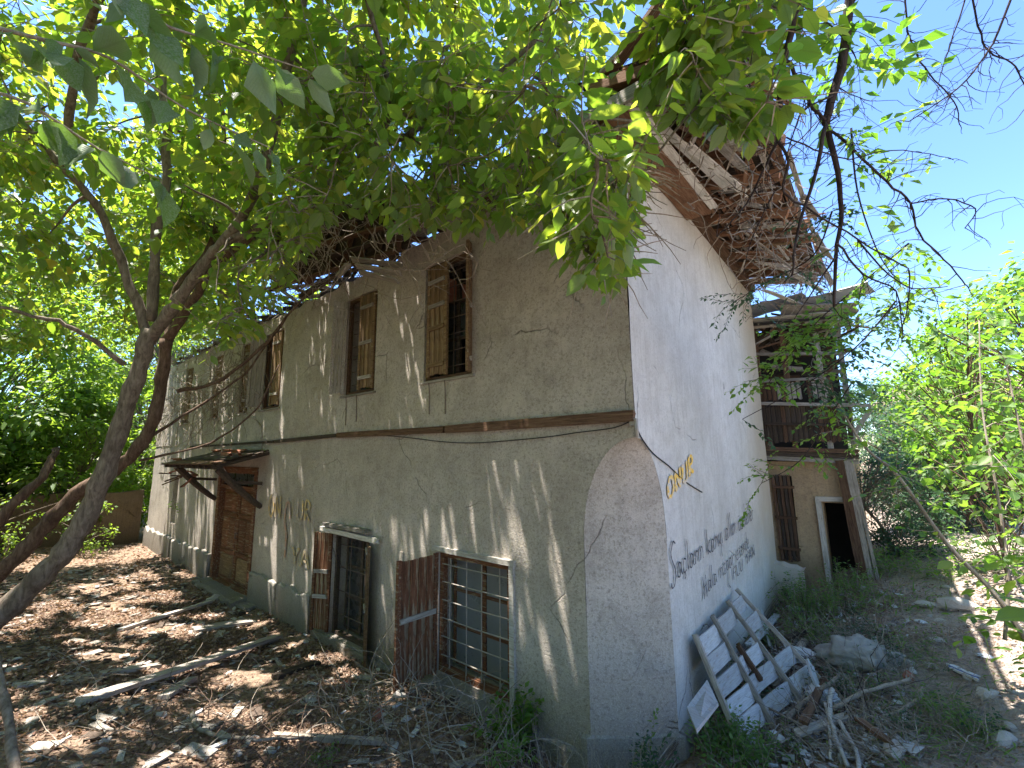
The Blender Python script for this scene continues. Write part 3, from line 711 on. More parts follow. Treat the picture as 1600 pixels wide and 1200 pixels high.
# floor beams of the balcony
for k in range(3): plank('floor_beam', W3(-.2, 2.60+k*.085, -.12-.03*k), W3(1.36, 2.52+k*.085, -.12-.03*k), .08, .09, (M_wgrey, M_wdark, M_wbrown)[k], wing, up=(0, 1, 0), rag=.05)
plank('rail', W3(-.02, 3.24, -.16), W3(1.3, 3.14, -.16), .05, .05, M_wdark, wing, up=(0, 1, 0))
plank('rail', W3(-.1, 3.63, -.17), W3(1.6, 3.46, -.17), .06, .10, M_wgrey, wing, up=(0, 1, 0), rag=.04)
plank('rail', W3(-.1, 4.06, -.16), W3(1.0, 4.0, -.16), .05, .05, M_wgrey, wing, up=(0, 1, 0))
for k in range(17):
    x = -.02+k*.08; plank('balcony_board', W3(x, 2.84+R.uniform(-.02, .03), -.13), W3(x-.01, 3.58, -.13), .072, .018, R.choice((M_wdark, M_wbrown, M_wdark)), wing, up=(0, 1, 0), rag=.05)
for k in range(15):
    x = -.05+k*.08
    if k in (9,): continue
    plank('balcony_board', W3(x, 3.64, -.14), W3(x-.01, 4.02+R.uniform(-.05, .05), -.14), .068, .018, R.choice((M_wgrey, M_wbrown, M_wgrey, M_wbrown)), wing, up=(0, 1, 0), rag=.05)
# posts
for (x0, z0, x1, z1, wd, mt) in ((1.30, .25, 1.16, 2.55, .09, M_wgrey), (1.20, .3, 1.06, 2.55, .14, M_wbrown), (1.40, .25, 1.22, 2.5, .045, M_wgrey)):
    plank('leaning_post', W3(x0, z0, -.2), W3(x1, z1, -.15), wd, .09, mt, wing, up=(0, 1, 0), rag=.02)
for x in (-.05, .42, .95, 1.28): plank('gallery_post', W3(x, 2.75, -.05), W3(x-.02, 5.25, -.05), .08, .08, M_wgrey if x > .9 else M_wbrown, wing, up=(0, 1, 0))
plank('bracket', W3(1.28, 2.95, -.05), W3(1.58, 3.42, -.1), .07, .08, M_wpale, wing, up=(0, 1, 0))
plank('gallery_rail', W3(-.1, 4.62, -.08), W3(1.35, 4.42, -.08), .06, .06, M_wgrey, wing, up=(0, 1, 0), rag=.04)
for k in range(34):
    p0 = Vector(W3(R.uniform(-.1, 1.2), R.uniform(4.0, 5.2), R.uniform(-.1, .3))); d_ = Vector((R.gauss(0, 1), 0, R.gauss(0, .4))).normalized()
    plank('fallen_board', p0-d_*.3, p0+d_*.3, .09, .02, R.choice((M_wbrown, M_wgrey, M_wdark, M_wdark)), wing, up=(0, 1, .3), rag=.06)
for k in range(14):
    x = -.3+k*.14; plank('roof_lath', W3(x, 5.35-k*.018, 1.5), W3(x+R.uniform(-.05, .1), 5.18-k*.02, -.35-R.uniform(0, .2)), .06, .03, R.choice((M_wgrey, M_wbrown, M_wpale)), wing, rag=.06)
for (x0, z0, x1, z1, dy, mt) in ((-.35, 5.42, .9, 5.46, -.4, M_tin), (.1, 5.50, 1.3, 5.38, -.25, M_tin), (.8, 5.30, 1.85, 5.42, -.5, M_tin), (-.2, 5.2, 1.4, 5.02, -.35, M_wpale), (.4, 5.32, 1.62, 5.08, -.45, M_wgrey)):
    plank('roof_sheet', W3(x0, z0, dy), W3(x1, z1, dy), .34, .015, mt, wing, up=(0, .45, 1), rag=.1)
for k in range(22):
    p0 = Vector(W3(R.uniform(-.2, 1.5), R.uniform(4.75, 5.3), R.uniform(-.4, .4))); d_ = Vector((R.gauss(0, 1), R.gauss(0, .3), R.gauss(0, .35))).normalized()
    plank('roof_stick', p0-d_*.3, p0+d_*.3, .045, .03, R.choice((M_wbrown, M_wgrey, M_wdark)), wing, rag=.05)
# low broken wall stub at the foot of the side wall
mb = MB(); mb.grid(10, 8, lambda u, v: (-.02+u*.42, 5.35+u*.25+.03*noise.noise(Vector((u*5, v*5, 3))), .2+v*(.62+.1*noise.noise(Vector((u*3, 0, 1)))-u*.12)))
mb.grid(10, 3, lambda u, v: (-.02+u*.42, 5.35+u*.25+v*.3, .82-u*.12+.1*noise.noise(Vector((u*3, 0, 1)))))
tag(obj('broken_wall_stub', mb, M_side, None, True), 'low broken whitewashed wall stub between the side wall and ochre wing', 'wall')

# ------------------------------------------------------------------ graffiti
GL = {  # handwritten strokes, unit = x height
 'S': ([[(.9,2.5),(.6,2.75),(.3,2.4),(.15,1.9),(.4,1.3),(.7,.8),(.75,.2),(.5,-.35),(.15,-.4),(0,0)]], 1.0),
 'a': ([[(.65,.85),(.35,1),(.08,.6),(.12,.1),(.4,0),(.62,.5),(.66,.95),(.68,.3),(.82,0)]], .95),
 'c': ([[(.6,.85),(.3,1),(.05,.5),(.2,.02),(.6,.1)], [(.35,0),(.42,-.3),(.2,-.45)]], .75),
 'l': ([[(.1,2.3),(.14,.8),(.2,0)]], .4),
 'r': ([[(.08,1),(.12,0)], [(.12,.6),(.35,.95),(.6,.85)]], .65),
 'i': ([[(.1,1),(.14,0)]], .35),
 'n': ([[(.05,1),(.1,0)], [(.1,.7),(.4,1),(.6,.8),(.66,0)]], .85),
 'k': ([[(.1,2.1),(.14,0)], [(.6,1.1),(.14,.5),(.65,0)]], .8),
 'y': ([[(.05,1),(.15,.3),(.4,.2),(.6,1)], [(.6,1),(.58,-.2),(.62,-1.1)]], .8),
 'm': ([[(.05,1),(.08,0)], [(.08,.7),(.3,1),(.42,.8),(.44,0)], [(.44,.7),(.68,1),(.8,.8),(.84,0)]], 1.0),
 'o': ([[(.35,1),(.06,.6),(.2,0),(.5,.05),(.62,.6),(.35,1)]], .8),
 'z': ([[(.05,.95),(.55,1),(.08,.05),(.6,0)]], .75),
 'e': ([[(.08,.5),(.55,.6),(.35,1),(.05,.55),(.2,0),(.6,.15)]], .75),
 'u': ([[(.05,1),(.1,.15),(.4,0),(.6,.3),(.62,1)], [(.2,1.35),(.21,1.45)], [(.45,1.35),(.46,1.45)]], .8),
 'H': ([[(.05,1.9),(.1,-.3)], [(.6,1.9),(.62,-.3)], [(.08,.8),(.62,.9)]], .9),
 'g': ([[(.6,.9),(.25,1),(.06,.5),(.25,.05),(.6,.4),(.62,1),(.6,-.5),(.3,-1.4),(.75,-2.0)]], .8),
 's': ([[(.55,.95),(.2,.9),(.3,.5),(.5,.2),(.1,.0)]], .7),
 'd': ([[(.6,.8),(.25,1),(.06,.5),(.25,.05),(.6,.3)], [(.62,2.0),(.64,0)]], .85),
 'F': ([[(.1,1.4),(.1,0)], [(.1,1.4),(.7,1.45)], [(.1,.75),(.55,.8)]], .8),
 'L': ([[(.1,1.4),(.1,0),(.6,.02)]], .7),
 'U': ([[(.08,1.4),(.12,.2),(.4,0),(.62,.3),(.64,1.4)]], .85),
 'Y': ([[(.05,1.4),(.35,.7)], [(.65,1.4),(.35,.7),(.33,0)]], .8),
 'A': ([[(.02,0),(.35,1.4),(.68,0)], [(.15,.5),(.55,.5)]], .85),
 'N': ([[(.08,0),(.1,1.4),(.6,0),(.62,1.4)]], .85),
 'O': ([[(.35,1.45),(.05,.9),(.08,.3),(.35,0),(.62,.4),(.6,1.05),(.35,1.45)]], .85),
 'R': ([[(.1,0),(.12,1.4),(.5,1.35),(.55,.9),(.15,.75),(.62,0)]], .85),
 ' ': ([], .7)}
def ribbon(mb, pts, wd, mapf):
    pts = [Vector((a, b, 0)) for a, b in pts]
    if len(pts) > 2: pts = smooth_path(pts, 4)
    n = len(pts); L = []; Rr = []
    for i, p in enumerate(pts):
        d = pts[min(i+1, n-1)]-pts[max(i-1, 0)]; d.normalize() if d.length > 0 else None
        q = Vector((-d.y, d.x, 0))*wd*.5*(1+.25*math.sin(i*2.1)); L.append(mapf(*(p+q).xy)); Rr.append(mapf(*(p-q).xy))
    mb.add([x for ab in zip(L, Rr) for x in ab], [(2*i, 2*i+1, 2*i+3, 2*i+2) for i in range(n-1)])
def write(text, wd, mapf):
    out = []; x = 0; T = sum(GL[c][1] for c in text)
    for c in text:
        st, adv = GL[c]; mb = MB()
        for s_ in st: ribbon(mb, [(x+a, b) for a, b in s_], wd, lambda u, v, T=T: mapf(u/T, v))
        if st: out.append(mb)
        x += adv
    return out
def side_line(y0, z0, y1, z1, h0, h1):
    def f(u, v):
        y = y0+(y1-y0)*u; z = z0+(z1-z0)*u+v*(h0+(h1-h0)*u); return (.018+undul(y, z, 9), y, z)
    return f
def tagtext(mbs, name, mat, label):
    if isinstance(mbs, MB): return tag(obj(name, mbs, mat), label, 'graffiti')
    t = thing(name, label, 'graffiti', mbs[0].v[0])
    for mb in mbs: obj('letter', mb, mat, t)
    return t
tagtext(write('Saclarin kariyi allim uzelerler', .11, side_line(.56, 1.55, 4.1, 1.70, .125, .135)), 'black_graffiti_line', M_paint, 'topmost line of black handwriting on the whitewashed side wall')
tagtext(write('Hala rizgar esende', .10, side_line(1.45, 1.22, 3.65, 1.36, .10, .12)), 'black_graffiti_line', M_paint, 'second line of black handwriting beginning with a tall H on side wall')
tagtext(write('FLU YAN', .10, side_line(2.65, 1.12, 3.95, 1.20, .09, .11)), 'black_graffiti_line', M_paint, 'short lowest line of black capitals near the leaning white pallet')
def orf(u, v):
    y = .62+.85*u; z = 2.28+.24*u+v*.135; return (.012+undul(y, z, 9), y, z)
tagtext(write('ONUR', .22, orf), 'orange_graffiti_name', M_orange, 'orange ONUR sprayed on the whitewashed side wall under the cable')
def brf(u, v):
    x = -7.35+1.25*u; z = 1.62+v*.27; return (x, -.022+undul(x, z), z)
tagtext(write('ON', .16, lambda u, v: (brf(u*.45, v))), 'orange_graffiti_name', M_obrown, 'faded orange letters on the front wall right of the door')
mb = MB(); ribbon(mb, [(0, 0), (.02, .8), (-.25, 1.4), (-.2, 1.9), (0, 2.15), (.2, 1.9), (.25, 1.5)], .14, lambda u, v: (-6.55+u*.4, -.02, .98+v*.44))
tagtext(mb, 'red_graffiti_loop', M_ored, 'red brown loop symbol sprayed between faded orange letters on front wall')
mb = write('UR', .16, lambda u, v: (-6.2+u*.55, -.02, 1.66+v*.22)); tagtext(mb, 'orange_graffiti_name', M_obrown, 'faded orange letters beside dark open window, upper pair')
mb = write('YA', .18, lambda u, v: (-6.3+u*.7, -.02, .92+v*.2)); tagtext(mb, 'orange_graffiti_name', M_obrown, 'faded orange letters low on the front wall left of dark window')

# ------------------------------------------------------------------ garden walls, shed, distant buildings
mb = MB()
mb.grid(60, 14, lambda u, v: (-17.3+.05*noise.noise(Vector((u*12, v*3, 1))), -9+u*9.0, -.3+v*(1.95+.12*noise.noise(Vector((u*7, 0, 2))))))
mb.grid(60, 2, lambda u, v: (-17.3-v*.4, -9+u*9.0, 1.65+.12*noise.noise(Vector((u*7, 0, 2)))))
tag(obj('garden_wall', mb, M_mud, None, True), 'low mud brown garden wall behind the leaning tree at courtyard end', 'wall')
shed = thing('shed', 'dark open shed at the left edge behind the leaning trunks', 'shed', (-16, -5, 0))
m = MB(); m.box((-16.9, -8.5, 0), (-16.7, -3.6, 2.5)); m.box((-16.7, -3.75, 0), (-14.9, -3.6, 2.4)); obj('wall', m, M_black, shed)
for k in range(9): plank('roof_board', (-17, -8.4+k*.6, 2.62), (-14.6, -8.4+k*.6, 2.38), .56, .03, M_wdark, shed, rag=.1)
for y in (-3.7, -5.3, -7.0): plank('post', (-14.8, y, 0), (-14.8, y, 2.4), .12, .12, M_wdark, shed)
def far_house(name, label, x0, y0, x1, y1, z0, zw, zr, wm, rm, wins):
    t = thing(name, label, 'house', ((x0+x1)/2, (y0+y1)/2, z0))
    m = MB(); m.box((x0, y0, z0-3), (x1, y1, zw)); obj('wall', m, wm, t)
    m = MB(); o = .5; my = (y0+y1)/2
    m.add([(x0-o, y0-o, zw), (x1+o, y0-o, zw), (x1+o, y1+o, zw), (x0-o, y1+o, zw), (x0+1.5, my, zr), (x1-1.5, my, zr)], [(0,1,5,4), (1,2,5), (2,3,4,5), (3,0,4), (0,3,2,1)])
    obj('roof', m, rm, t)
    for (wx, wz) in wins:
        m = MB(); m.box((wx, y0-.04, wz), (wx+1.0, y0-.01, wz+1.3)); w_ = obj('window', m, M_wpale, t)
        m = MB(); m.box((wx+.1, y0-.06, wz+.1), (wx+.9, y0-.042, wz+1.2)); obj('pane', m, M_glass, w_)
M_farw = simple('far_white_wall', (.62, .60, .58), .9, .1, 2, .2); M_farp = simple('far_pink_wall', (.40, .33, .28), .9, .15, 2, .2); M_farroof = simple('far_dull_roof', (.24, .16, .13), .9, .2, 2, .2)
far_house('distant_house', 'distant brown roofed house beyond the right hand trees', 1.9, 36, 15, 46, 0, 5.6, 7.6, M_farp, M_farroof, [(3, 3.5), (6, 3.5), (9, 3.5)])
far_house('distant_house', 'distant white house glimpsed through the right hand leaves', 14, 22, 26, 32, 0, 5.0, 7.0, M_farw, M_tile, [(16, 2.5), (19, 2.5), (22, 2.5)])
# low hills
def hills(a, b, rad, h, seed):
    mb = MB()
    def f(u, v):
        t = a+(b-a)*u; r = rad+v*120; return (r*math.cos(t), r*math.sin(t), -1+math.sin(v*math.pi*.5)*(h*(.6+.4*noise.noise(Vector((u*6, seed, 0))))))
    return mb.grid(60, 8, f) or mb
M_hill = simple('dry_hill', (.30, .27, .19), .95, .3, .05, .2)
sprig('leaf sprig', [at(0,0,1)]*3, 0, .1, M_leaf) if False else None
hb = hills(-.3, 4.5, 150, 14, 1); struct(obj('hills', hb, M_hill, None, True))

# ------------------------------------------------------------------ leaves
TPL = {
 'leaf': (np.array([(0,0,0), (.16,.20,.02), (.42,.33,.03), (.74,.22,.0), (1.04,0,-.10), (.74,-.22,.0), (.42,-.33,.03), (.16,-.20,.02), (.42,0,-.05), (.75,0,-.06)], float),
          [(0,8,1), (1,8,2), (2,8,9,3), (3,9,4), (0,7,8), (7,6,8), (6,5,9,8), (5,4,9)]),
 'small': (np.array([(0,0,0), (.4,.27,.04), (1,0,-.08), (.4,-.27,.04), (.5,0,-.03)], float), [(0,4,1), (1,4,2), (0,3,4), (3,2,4)]),
 'lobed': (np.array([(0,0,0), (.05,.28,.02), (.35,.24,.02), (.42,.42,.0), (.68,.2,.0), (1.08,0,-.1), (.68,-.2,.0), (.42,-.42,.0), (.35,-.24,.02), (.05,-.28,.02), (.42,0,-.05)], float),
          [(0,10,2,1), (2,10,4,3), (4,10,5), (0,9,8,10), (8,7,6,10), (6,5,10)]),
 'thin': (np.array([(0,0,0), (.4,.045,.06), (1,0,-.25), (.4,-.045,.06)], float), [(0,3,2,1)]),
 'far': (np.array([(0,0,0), (.45,.32,.05), (1,0,-.1), (.45,-.32,.05)], float), [(0,2,1), (0,3,2)]),
}
def leaf_mesh(name, P, D, N, SZ, kind='leaf'):
    """P base points, D tip directions, N face normals, SZ sizes -> one mesh"""
    P, D, N, SZ = map(lambda a: np.asarray(a, float), (P, D, N, SZ)); n = len(P)
    D /= np.linalg.norm(D, axis=1)[:, None]+1e-9
    B = np.cross(N, D); B /= np.linalg.norm(B, axis=1)[:, None]+1e-9; N = np.cross(D, B)
    tv, tf = TPL[kind]; k = len(tv); asp = NR.uniform(.8, 1.15, n); curl = NR.uniform(.2, 2.2, n)
    V = P[:, None, :]+SZ[:, None, None]*(tv[None, :, 0:1]*D[:, None, :]+(tv[None, :, 1:2]*asp[:, None, None])*B[:, None, :]+(tv[None, :, 2:3]*curl[:, None, None])*N[:, None, :])
    V = V.reshape(-1, 3)
    li = np.concatenate([np.array(f) for f in tf]); ls = np.array([len(f) for f in tf])
    loops = (li[None, :]+(np.arange(n)*k)[:, None]).reshape(-1)
    tot = np.tile(ls, n); st = np.concatenate([[0], np.cumsum(tot)[:-1]])
    me = bpy.data.meshes.new(name); me.vertices.add(len(V)); me.vertices.foreach_set('co', V.ravel())
    me.loops.add(len(loops)); me.loops.foreach_set('vertex_index', loops.astype(np.int32))
    me.polygons.add(len(tot)); me.polygons.foreach_set('loop_start', st.astype(np.int32)); me.polygons.foreach_set('loop_total', tot.astype(np.int32))
    uv = np.stack([tv[:, 0], tv[:, 1]+.5], 1); me.update(calc_edges=True)
    l = me.uv_layers.new(name='UVMap'); l.data.foreach_set('uv', np.tile(uv, (n, 1))[loops].ravel())
    me.polygons.foreach_set('use_smooth', np.ones(len(tot), bool))
    me.validate(); return me
class Leaves:
    def __init__(s): s.P = []; s.D = []; s.N = []; s.S = []
    def add(s, p, d, n, sz): s.P.append(tuple(p)); s.D.append(tuple(d)); s.N.append(tuple(n)); s.S.append(sz)
    def along(s, pts, sz, per=1., droop=.5, start=.15, spread=1., rr=R):
        """leaves alternating along a twig"""
        L = sum((pts[i+1]-pts[i]).length for i in range(len(pts)-1)); step = sz*.55/per; n = max(2, int(L/step)); m_ = len(pts)-1; side = 1
        for i in range(n):
            t = start+(1-start)*i/(n-1); f = t*m_; a = min(int(f), m_-1); p = pts[a].lerp(pts[a+1], f-a); d = (pts[a+1]-pts[a]).normalized()
            b = d.cross(Vector((0, 0, 1)))
            if b.length < .1: b = Vector((1, 0, 0))
            b.normalize(); side = -side
            dd = d*.55+b*side*rr.uniform(.5, 1.1)*spread+Vector((rr.gauss(0, .25), rr.gauss(0, .25), -droop+rr.gauss(0, .25)))
            nn = Vector((rr.gauss(0, .35), rr.gauss(0, .35), 1))
            pet = Vector(dd).normalized()*sz*.25
            s.add(p+pet, dd, nn, sz*rr.uniform(.5, 1.3))
    def build(s, name, mat, parent=None, kind='leaf', st=True):
        me = leaf_mesh(name, s.P, s.D, s.N, s.S, kind); o = link(name, me, mat, parent)
        if st: o['kind'] = 'stuff'
        return o

def ylow(x):
    """lower limit (photo rows) of the foliage that hangs in front of the house"""
    T = [(-400, 470), (0, 600), (150, 590), (230, 590), (330, 560), (410, 515), (450, 450), (490, 360), (530, 330), (590, 345), (640, 375), (700, 350), (760, 375), (810, 345), (860, 370), (900, 430), (950, 470), (985, 410), (1000, 290), (1020, 165), (1100, 195), (1180, 215), (1225, 190), (1245, 100), (1330, 120), (1370, 50), (1480, 20), (1500, -60), (2200, -60)]
    for (a, b), (c, d) in zip(T, T[1:]):
        if a <= x <= c: return b+(d-b)*(x-a)/(c-a)
    return -60
def branch_to(mb, limbs, c, r0=.02, n=4):
    q, rr = min(limbs, key=lambda t: (t[0]-c).length); d = c-q; L = d.length
    mid1 = q+d*.35+Vector((R.gauss(0, .1), R.gauss(0, .1), .12))*L*.5; mid2 = q+d*.7+Vector((R.gauss(0, .08), R.gauss(0, .08), .10))*L*.5
    pts = smooth_path([q, mid1, mid2, c], 3); mb.tube(pts, lerpl(min(rr*.5, r0+.004*L), .005, len(pts)), 5, False); return pts
def limbset(tree, specs, mat, name='limb', jit=.01, n=9):
    out = []
    for i, (pts, r0, r1) in enumerate(specs):
        P_ = smooth_path([at(*p) if len(p) == 3 and isinstance(p, tuple) else p for p in pts], 5)
        P_ = [p+Vector((R.gauss(0, jit), R.gauss(0, jit), R.gauss(0, jit))) for p in P_]
        rad = [r*(1+.10*math.sin(k*1.7+i)) for k, r in enumerate(lerpl(r0, r1, len(P_)))]
        m = MB(); m.tube(P_, rad, n); obj('trunk' if i == 0 and name == 'limb' else name, m, mat, tree, True)
        out += list(zip(P_, rad))
    return out

# ---- the big leaning tree at the left whose crown covers the front
tree = thing('leaning_tree', 'big leaning grey trunk at left whose leafy limbs arch over the facade', 'tree', (-6.2, -3.3, .5))
limbs = limbset(tree, [
 ([at(-190, 1100, 4.3), (-60, 1010, 4.55), (0, 962, 4.75), (60, 905, 4.9), (110, 850, 5.0), (150, 775, 5.1), (185, 680, 5.2), (212, 590, 5.25), (235, 515, 5.3)], .135, .082),
 ([(232, 530, 5.3), (205, 450, 5.3), (160, 335, 5.2), (100, 262, 5.0), (30, 190, 4.7)], .06, .03),
 ([(232, 530, 5.3), (290, 455, 5.2), (335, 392, 5.1), (420, 345, 4.9), (500, 300, 4.7), (560, 250, 4.6), (640, 210, 4.5)], .075, .03),
 ([(640, 210, 4.5), (700, 172, 4.4), (760, 130, 4.3), (840, 60, 4.1)], .035, .018),
 ([(236, 500, 5.3), (243, 380, 5.4), (262, 240, 5.5), (250, 60, 5.6), (255, -120, 5.6)], .06, .035),
 ([(340, 392, 5.1), (400, 300, 4.8), (430, 180, 4.6), (470, 20, 4.4), (500, -150, 4.2)], .06, .03),
 ([(195, 570, 5.2), (150, 535, 5.0), (100, 505, 4.8), (40, 490, 4.6), (-30, 470, 4.4)], .03, .015),
 ([(560, 250, 4.6), (610, 170, 4.3), (590, 60, 4.0), (560, -60, 3.7)], .03, .02),
 ([(610, 170, 4.3), (700, 190, 4.0), (760, 175, 3.8), (840, 215, 3.6), (900, 225, 3.3), (965, 170, 3.0)], .02, .012),
 ([(100, 262, 5.0), (120, 100, 4.4), (180, -60, 3.8), (300, -300, 3.2)], .04, .03),
], M_bark)
second = thing('forked_tree', 'thinner red brown trunk crossing behind the leaning tree', 'tree', (-7.5, -3.2, .4))
limbs2 = limbset(second, [
 ([at(-120, 990, 5.4), (0, 895, 5.6), (60, 835, 5.8), (120, 770, 6.0), (190, 725, 6.1), (235, 670, 6.2), (252, 590, 6.3), (262, 530, 6.3)], .10, .075),
 ([(-60, 880, 5.6), (10, 800, 5.8), (65, 745, 6.1), (88, 700, 6.4)], .08, .04),
 ([(262, 530, 6.3), (300, 470, 6.2), (350, 400, 6.0), (430, 350, 5.8), (470, 330, 5.6)], .07, .04),
 ([(262, 530, 6.3), (275, 450, 6.6), (330, 380, 6.8), (350, 250, 7.0), (340, 80, 7.2)], .05, .03),
 ([(225, 690, 6.2), (300, 640, 6.6), (380, 585, 6.9), (440, 510, 7.0)], .022, .012),
 ([(215, 720, 6.1), (330, 690, 6.5), (400, 640, 6.6), (435, 570, 6.7)], .018, .010),
 ([(280, 610, 6.3), (350, 590, 6.6), (420, 530, 6.9), (470, 470, 6.9), (540, 420, 6.6)], .03, .015),
], M_bark2)

def keep(c, marg=0):
    px, py, z = proj(c)
    if z < .9: return z < -.3
    return py < ylow(px)-marg or px < -500 or px > 2300
br = MB(); LV = Leaves(); tw = MB(); TWL = []; GAPS = []
cl = []
tries = 0
while len(cl) < 860 and tries < 30000:          # overhead canopy in world space
    tries += 1
    x = R.uniform(-15, 1.6); y = R.uniform(-6.2, .6); z = R.uniform(5.4, 10.5)+(.0 if y < -.3 else 1.2)
    c = Vector((x, y, z))
    if x > -1.5 and y > -.4 and z < 7.0: continue
    if (c-CAM).length < 2.2 or not keep(c, 55 if proj(c)[0] < 560 or proj(c)[2] < 0 else 150): continue
    # a thinner stretch over the yard lets the sun in
    thin = noise.noise(Vector((x*.42, y*.5, 11)))
    if thin < -.18 and R.random() < .6: continue
    cl.append((c, R.uniform(.38, .62), 8, .15))
tries = 0; n0 = len(cl)
while len(cl) < n0+250 and tries < 20000:           # the limbs that reach over the eaves
    tries += 1
    c = Vector((R.uniform(-15.5, .2), R.uniform(-2.3, -.05), R.uniform(6.1, 9.2)))
    if keep(c, 45 if proj(c)[0] < 560 else 130): cl.append((c, R.uniform(.35, .55), 8, .14))
for k in range(250):                                # sprays hanging in front of eaves and upper wall
    px = R.uniform(330, 1235); lo = ylow(px); py = lo-R.random()**1.1*230-25
    dmax = 3.0 if px > 900 else (4.1 if px > 760 else (5.0 if px > 560 else 5.6))
    dmin = dmax*.62
    if px > 990: dmax = 3.4; dmin = 2.4
    d = R.uniform(dmin, dmax); c = at(px, py, d)
    if c.y > -.45 and c.x < .1: c.y = -.5
    cl.append((c, R.uniform(.20, .34), 5, .115))
lim_all = limbs+limbs2
for (c, r, k, sz) in cl:
    bp = branch_to(br, lim_all, c)
    lim_all.append((c, .02))
    for q in range(k):
        d = Vector((R.gauss(0, 1), R.gauss(0, 1), R.gauss(-.25, .55))); st = bp[max(0, len(bp)-1-R.randint(0, 3))]
        tp = wig(st, d, r*R.uniform(.9, 1.6), 4, .18, -.10); TWL.append(tp)
        b0 = len(LV.P); LV.along(tp, sz*R.uniform(.85, 1.2), 1.15, .55)
# drop leaves that would float across the open wall below the sprays
kp = [i for i in range(len(LV.P)) if keep(Vector(LV.P[i]), 0)]
for a in ('P', 'D', 'N', 'S'): setattr(LV, a, [getattr(LV, a)[i] for i in kp])
PA = np.array(LV.P); sv = np.array(SUN); alive = np.ones(len(PA), bool)
def light_gap(p, r):
    GAPS.append((*p, r)); d = PA-np.array(p)[None, :]; t = d@sv; dist = np.linalg.norm(d-t[:, None]*sv[None, :], axis=1)
    alive[(dist < r) & (t > .3)] = False
RG = random.Random(5)
for (x, z0, z1, r) in ((-.98, .7, 2.55, .055), (-.80, .2, .9, .05), (-1.35, .9, 1.9, .04), (-.55, 2.1, 2.5, .03), (-1.9, 1.8, 2.6, .035), (-2.9, 1.7, 2.5, .035), (-7.0, 3.2, 5.3, .12), (-7.3, 3.4, 5.1, .08), (-10.2, 3.2, 4.0, .2), (-9.6, 3.1, 3.9, .1), (-10.3, .4, 1.7, .14), (-5.6, .1, 1.4, .08), (-6.2, .5, 2.2, .06), (-6.9, .1, 1.6, .07)):
    k = max(2, int((z1-z0)/.12))
    for i in range(k):
        z = z0+(z1-z0)*i/(k-1); light_gap((x-(z-z0)*.21, 0, z), r)
for k in range(230):
    left = k < 165
    x = RG.uniform(-15.5, -5.2) if left else RG.uniform(-5.2, -.5)
    z1 = RG.uniform(.5, 5.4) if left else RG.uniform(.5, 2.7)
    z0 = max(.05, z1-RG.uniform(.3, 1.7)); r = RG.uniform(.03, .07) if left else RG.uniform(.02, .042)
    n_ = int((z1-z0)/.11)+1
    for i in range(n_):
        z = z0+i*.11; light_gap((x-(z-z0)*.215, 0, z), r)
for k in range(80):
    light_gap((RG.uniform(-12, -1.5), RG.uniform(-3.4, -.1), .2), RG.uniform(.06, .3))
for (x, y, r) in ((-8.3, -1.9, .55), (-7.2, -1.6, .45), (-6.2, -2.2, .4), (-9.6, -1.2, .5), (-5.0, -1.9, .3), (-4.2, -1.3, .25), (-5.6, -1.0, .22), (-2.6, -1.3, .18), (-3.4, -.7, .15), (-11.5, -1, .4), (-6.6, -.5, .2)): light_gap((x, y, .2), r)
d_ = (PA[:, 2]-.6)/sv[2]; hx = PA[:, 0]-d_*sv[0]; hy = PA[:, 1]-d_*sv[1]
alive[(hx > 1.9) & (hy > .3) & (NR.rand(len(PA)) < .96)] = False
kp = [i for i in range(len(LV.P)) if alive[i]]
for a in ('P', 'D', 'N', 'S'): setattr(LV, a, [getattr(LV, a)[i] for i in kp])
print('canopy leaves', len(LV.P))
LV.build('foliage', M_leaf, tree, 'leaf')
GA = np.array(GAPS)
for tp in TWL:
    q = np.array([tuple(p) for p in tp[1:]]); d = q[:, None, :]-GA[None, :, :3]; t = d@sv; dist = np.linalg.norm(d-t[..., None]*sv, axis=2)
    if ((dist < GA[None, :, 3]) & (t > .3)).any(): continue
    tw.tube(tp, [.005, .0045, .004, .003, .002], 3, False)
stuff(obj('branches', br, M_bark, tree, True)); stuff(obj('twigs', tw, M_twig, tree))

# ---- close branch of large dusty leaves, top left
nb = thing('overhanging_branch', 'close branch of large dusty drooping leaves at the top left', 'branch', at(120, -60, 1.7))
bpts = [smooth_path([at(-260, -120, 1.5), at(-60, 20, 1.6), at(60, 60, 1.65), at(170, 90, 1.75), at(290, 170, 1.9), at(420, 230, 2.1)], 4),
        smooth_path([at(200, -220, 1.5), at(180, -60, 1.6), at(240, 30, 1.8), at(360, 70, 2.0), at(480, 110, 2.2)], 4),
        smooth_path([at(-200, 60, 1.6), at(-60, 130, 1.7), at(40, 160, 1.8), at(150, 230, 2.0), at(250, 280, 2.2)], 4)]
for i, b_ in enumerate(bpts):
    m = MB(); m.tube(b_, lerpl(.010, .003, len(b_)), 6); obj('stem', m, M_twig, nb, True)
single = leaf_mesh('large_leaf', [(0, 0, 0)], [(1, 0, 0)], [(0, 0, 1)], [1.], 'leaf'); single.materials.append(M_leafN)
def place_leaf(parent, me, p, d, n, sz):
    x = Vector(d).normalized(); y = Vector(n).cross(x).normalized(); z = x.cross(y)
    M4 = Matrix(((x.x*sz, y.x*sz, z.x*sz, p[0]), (x.y*sz, y.y*sz, z.y*sz, p[1]), (x.z*sz, y.z*sz, z.z*sz, p[2]), (0, 0, 0, 1)))
    return link('leaf', me, None, parent, M4)
meshes = []
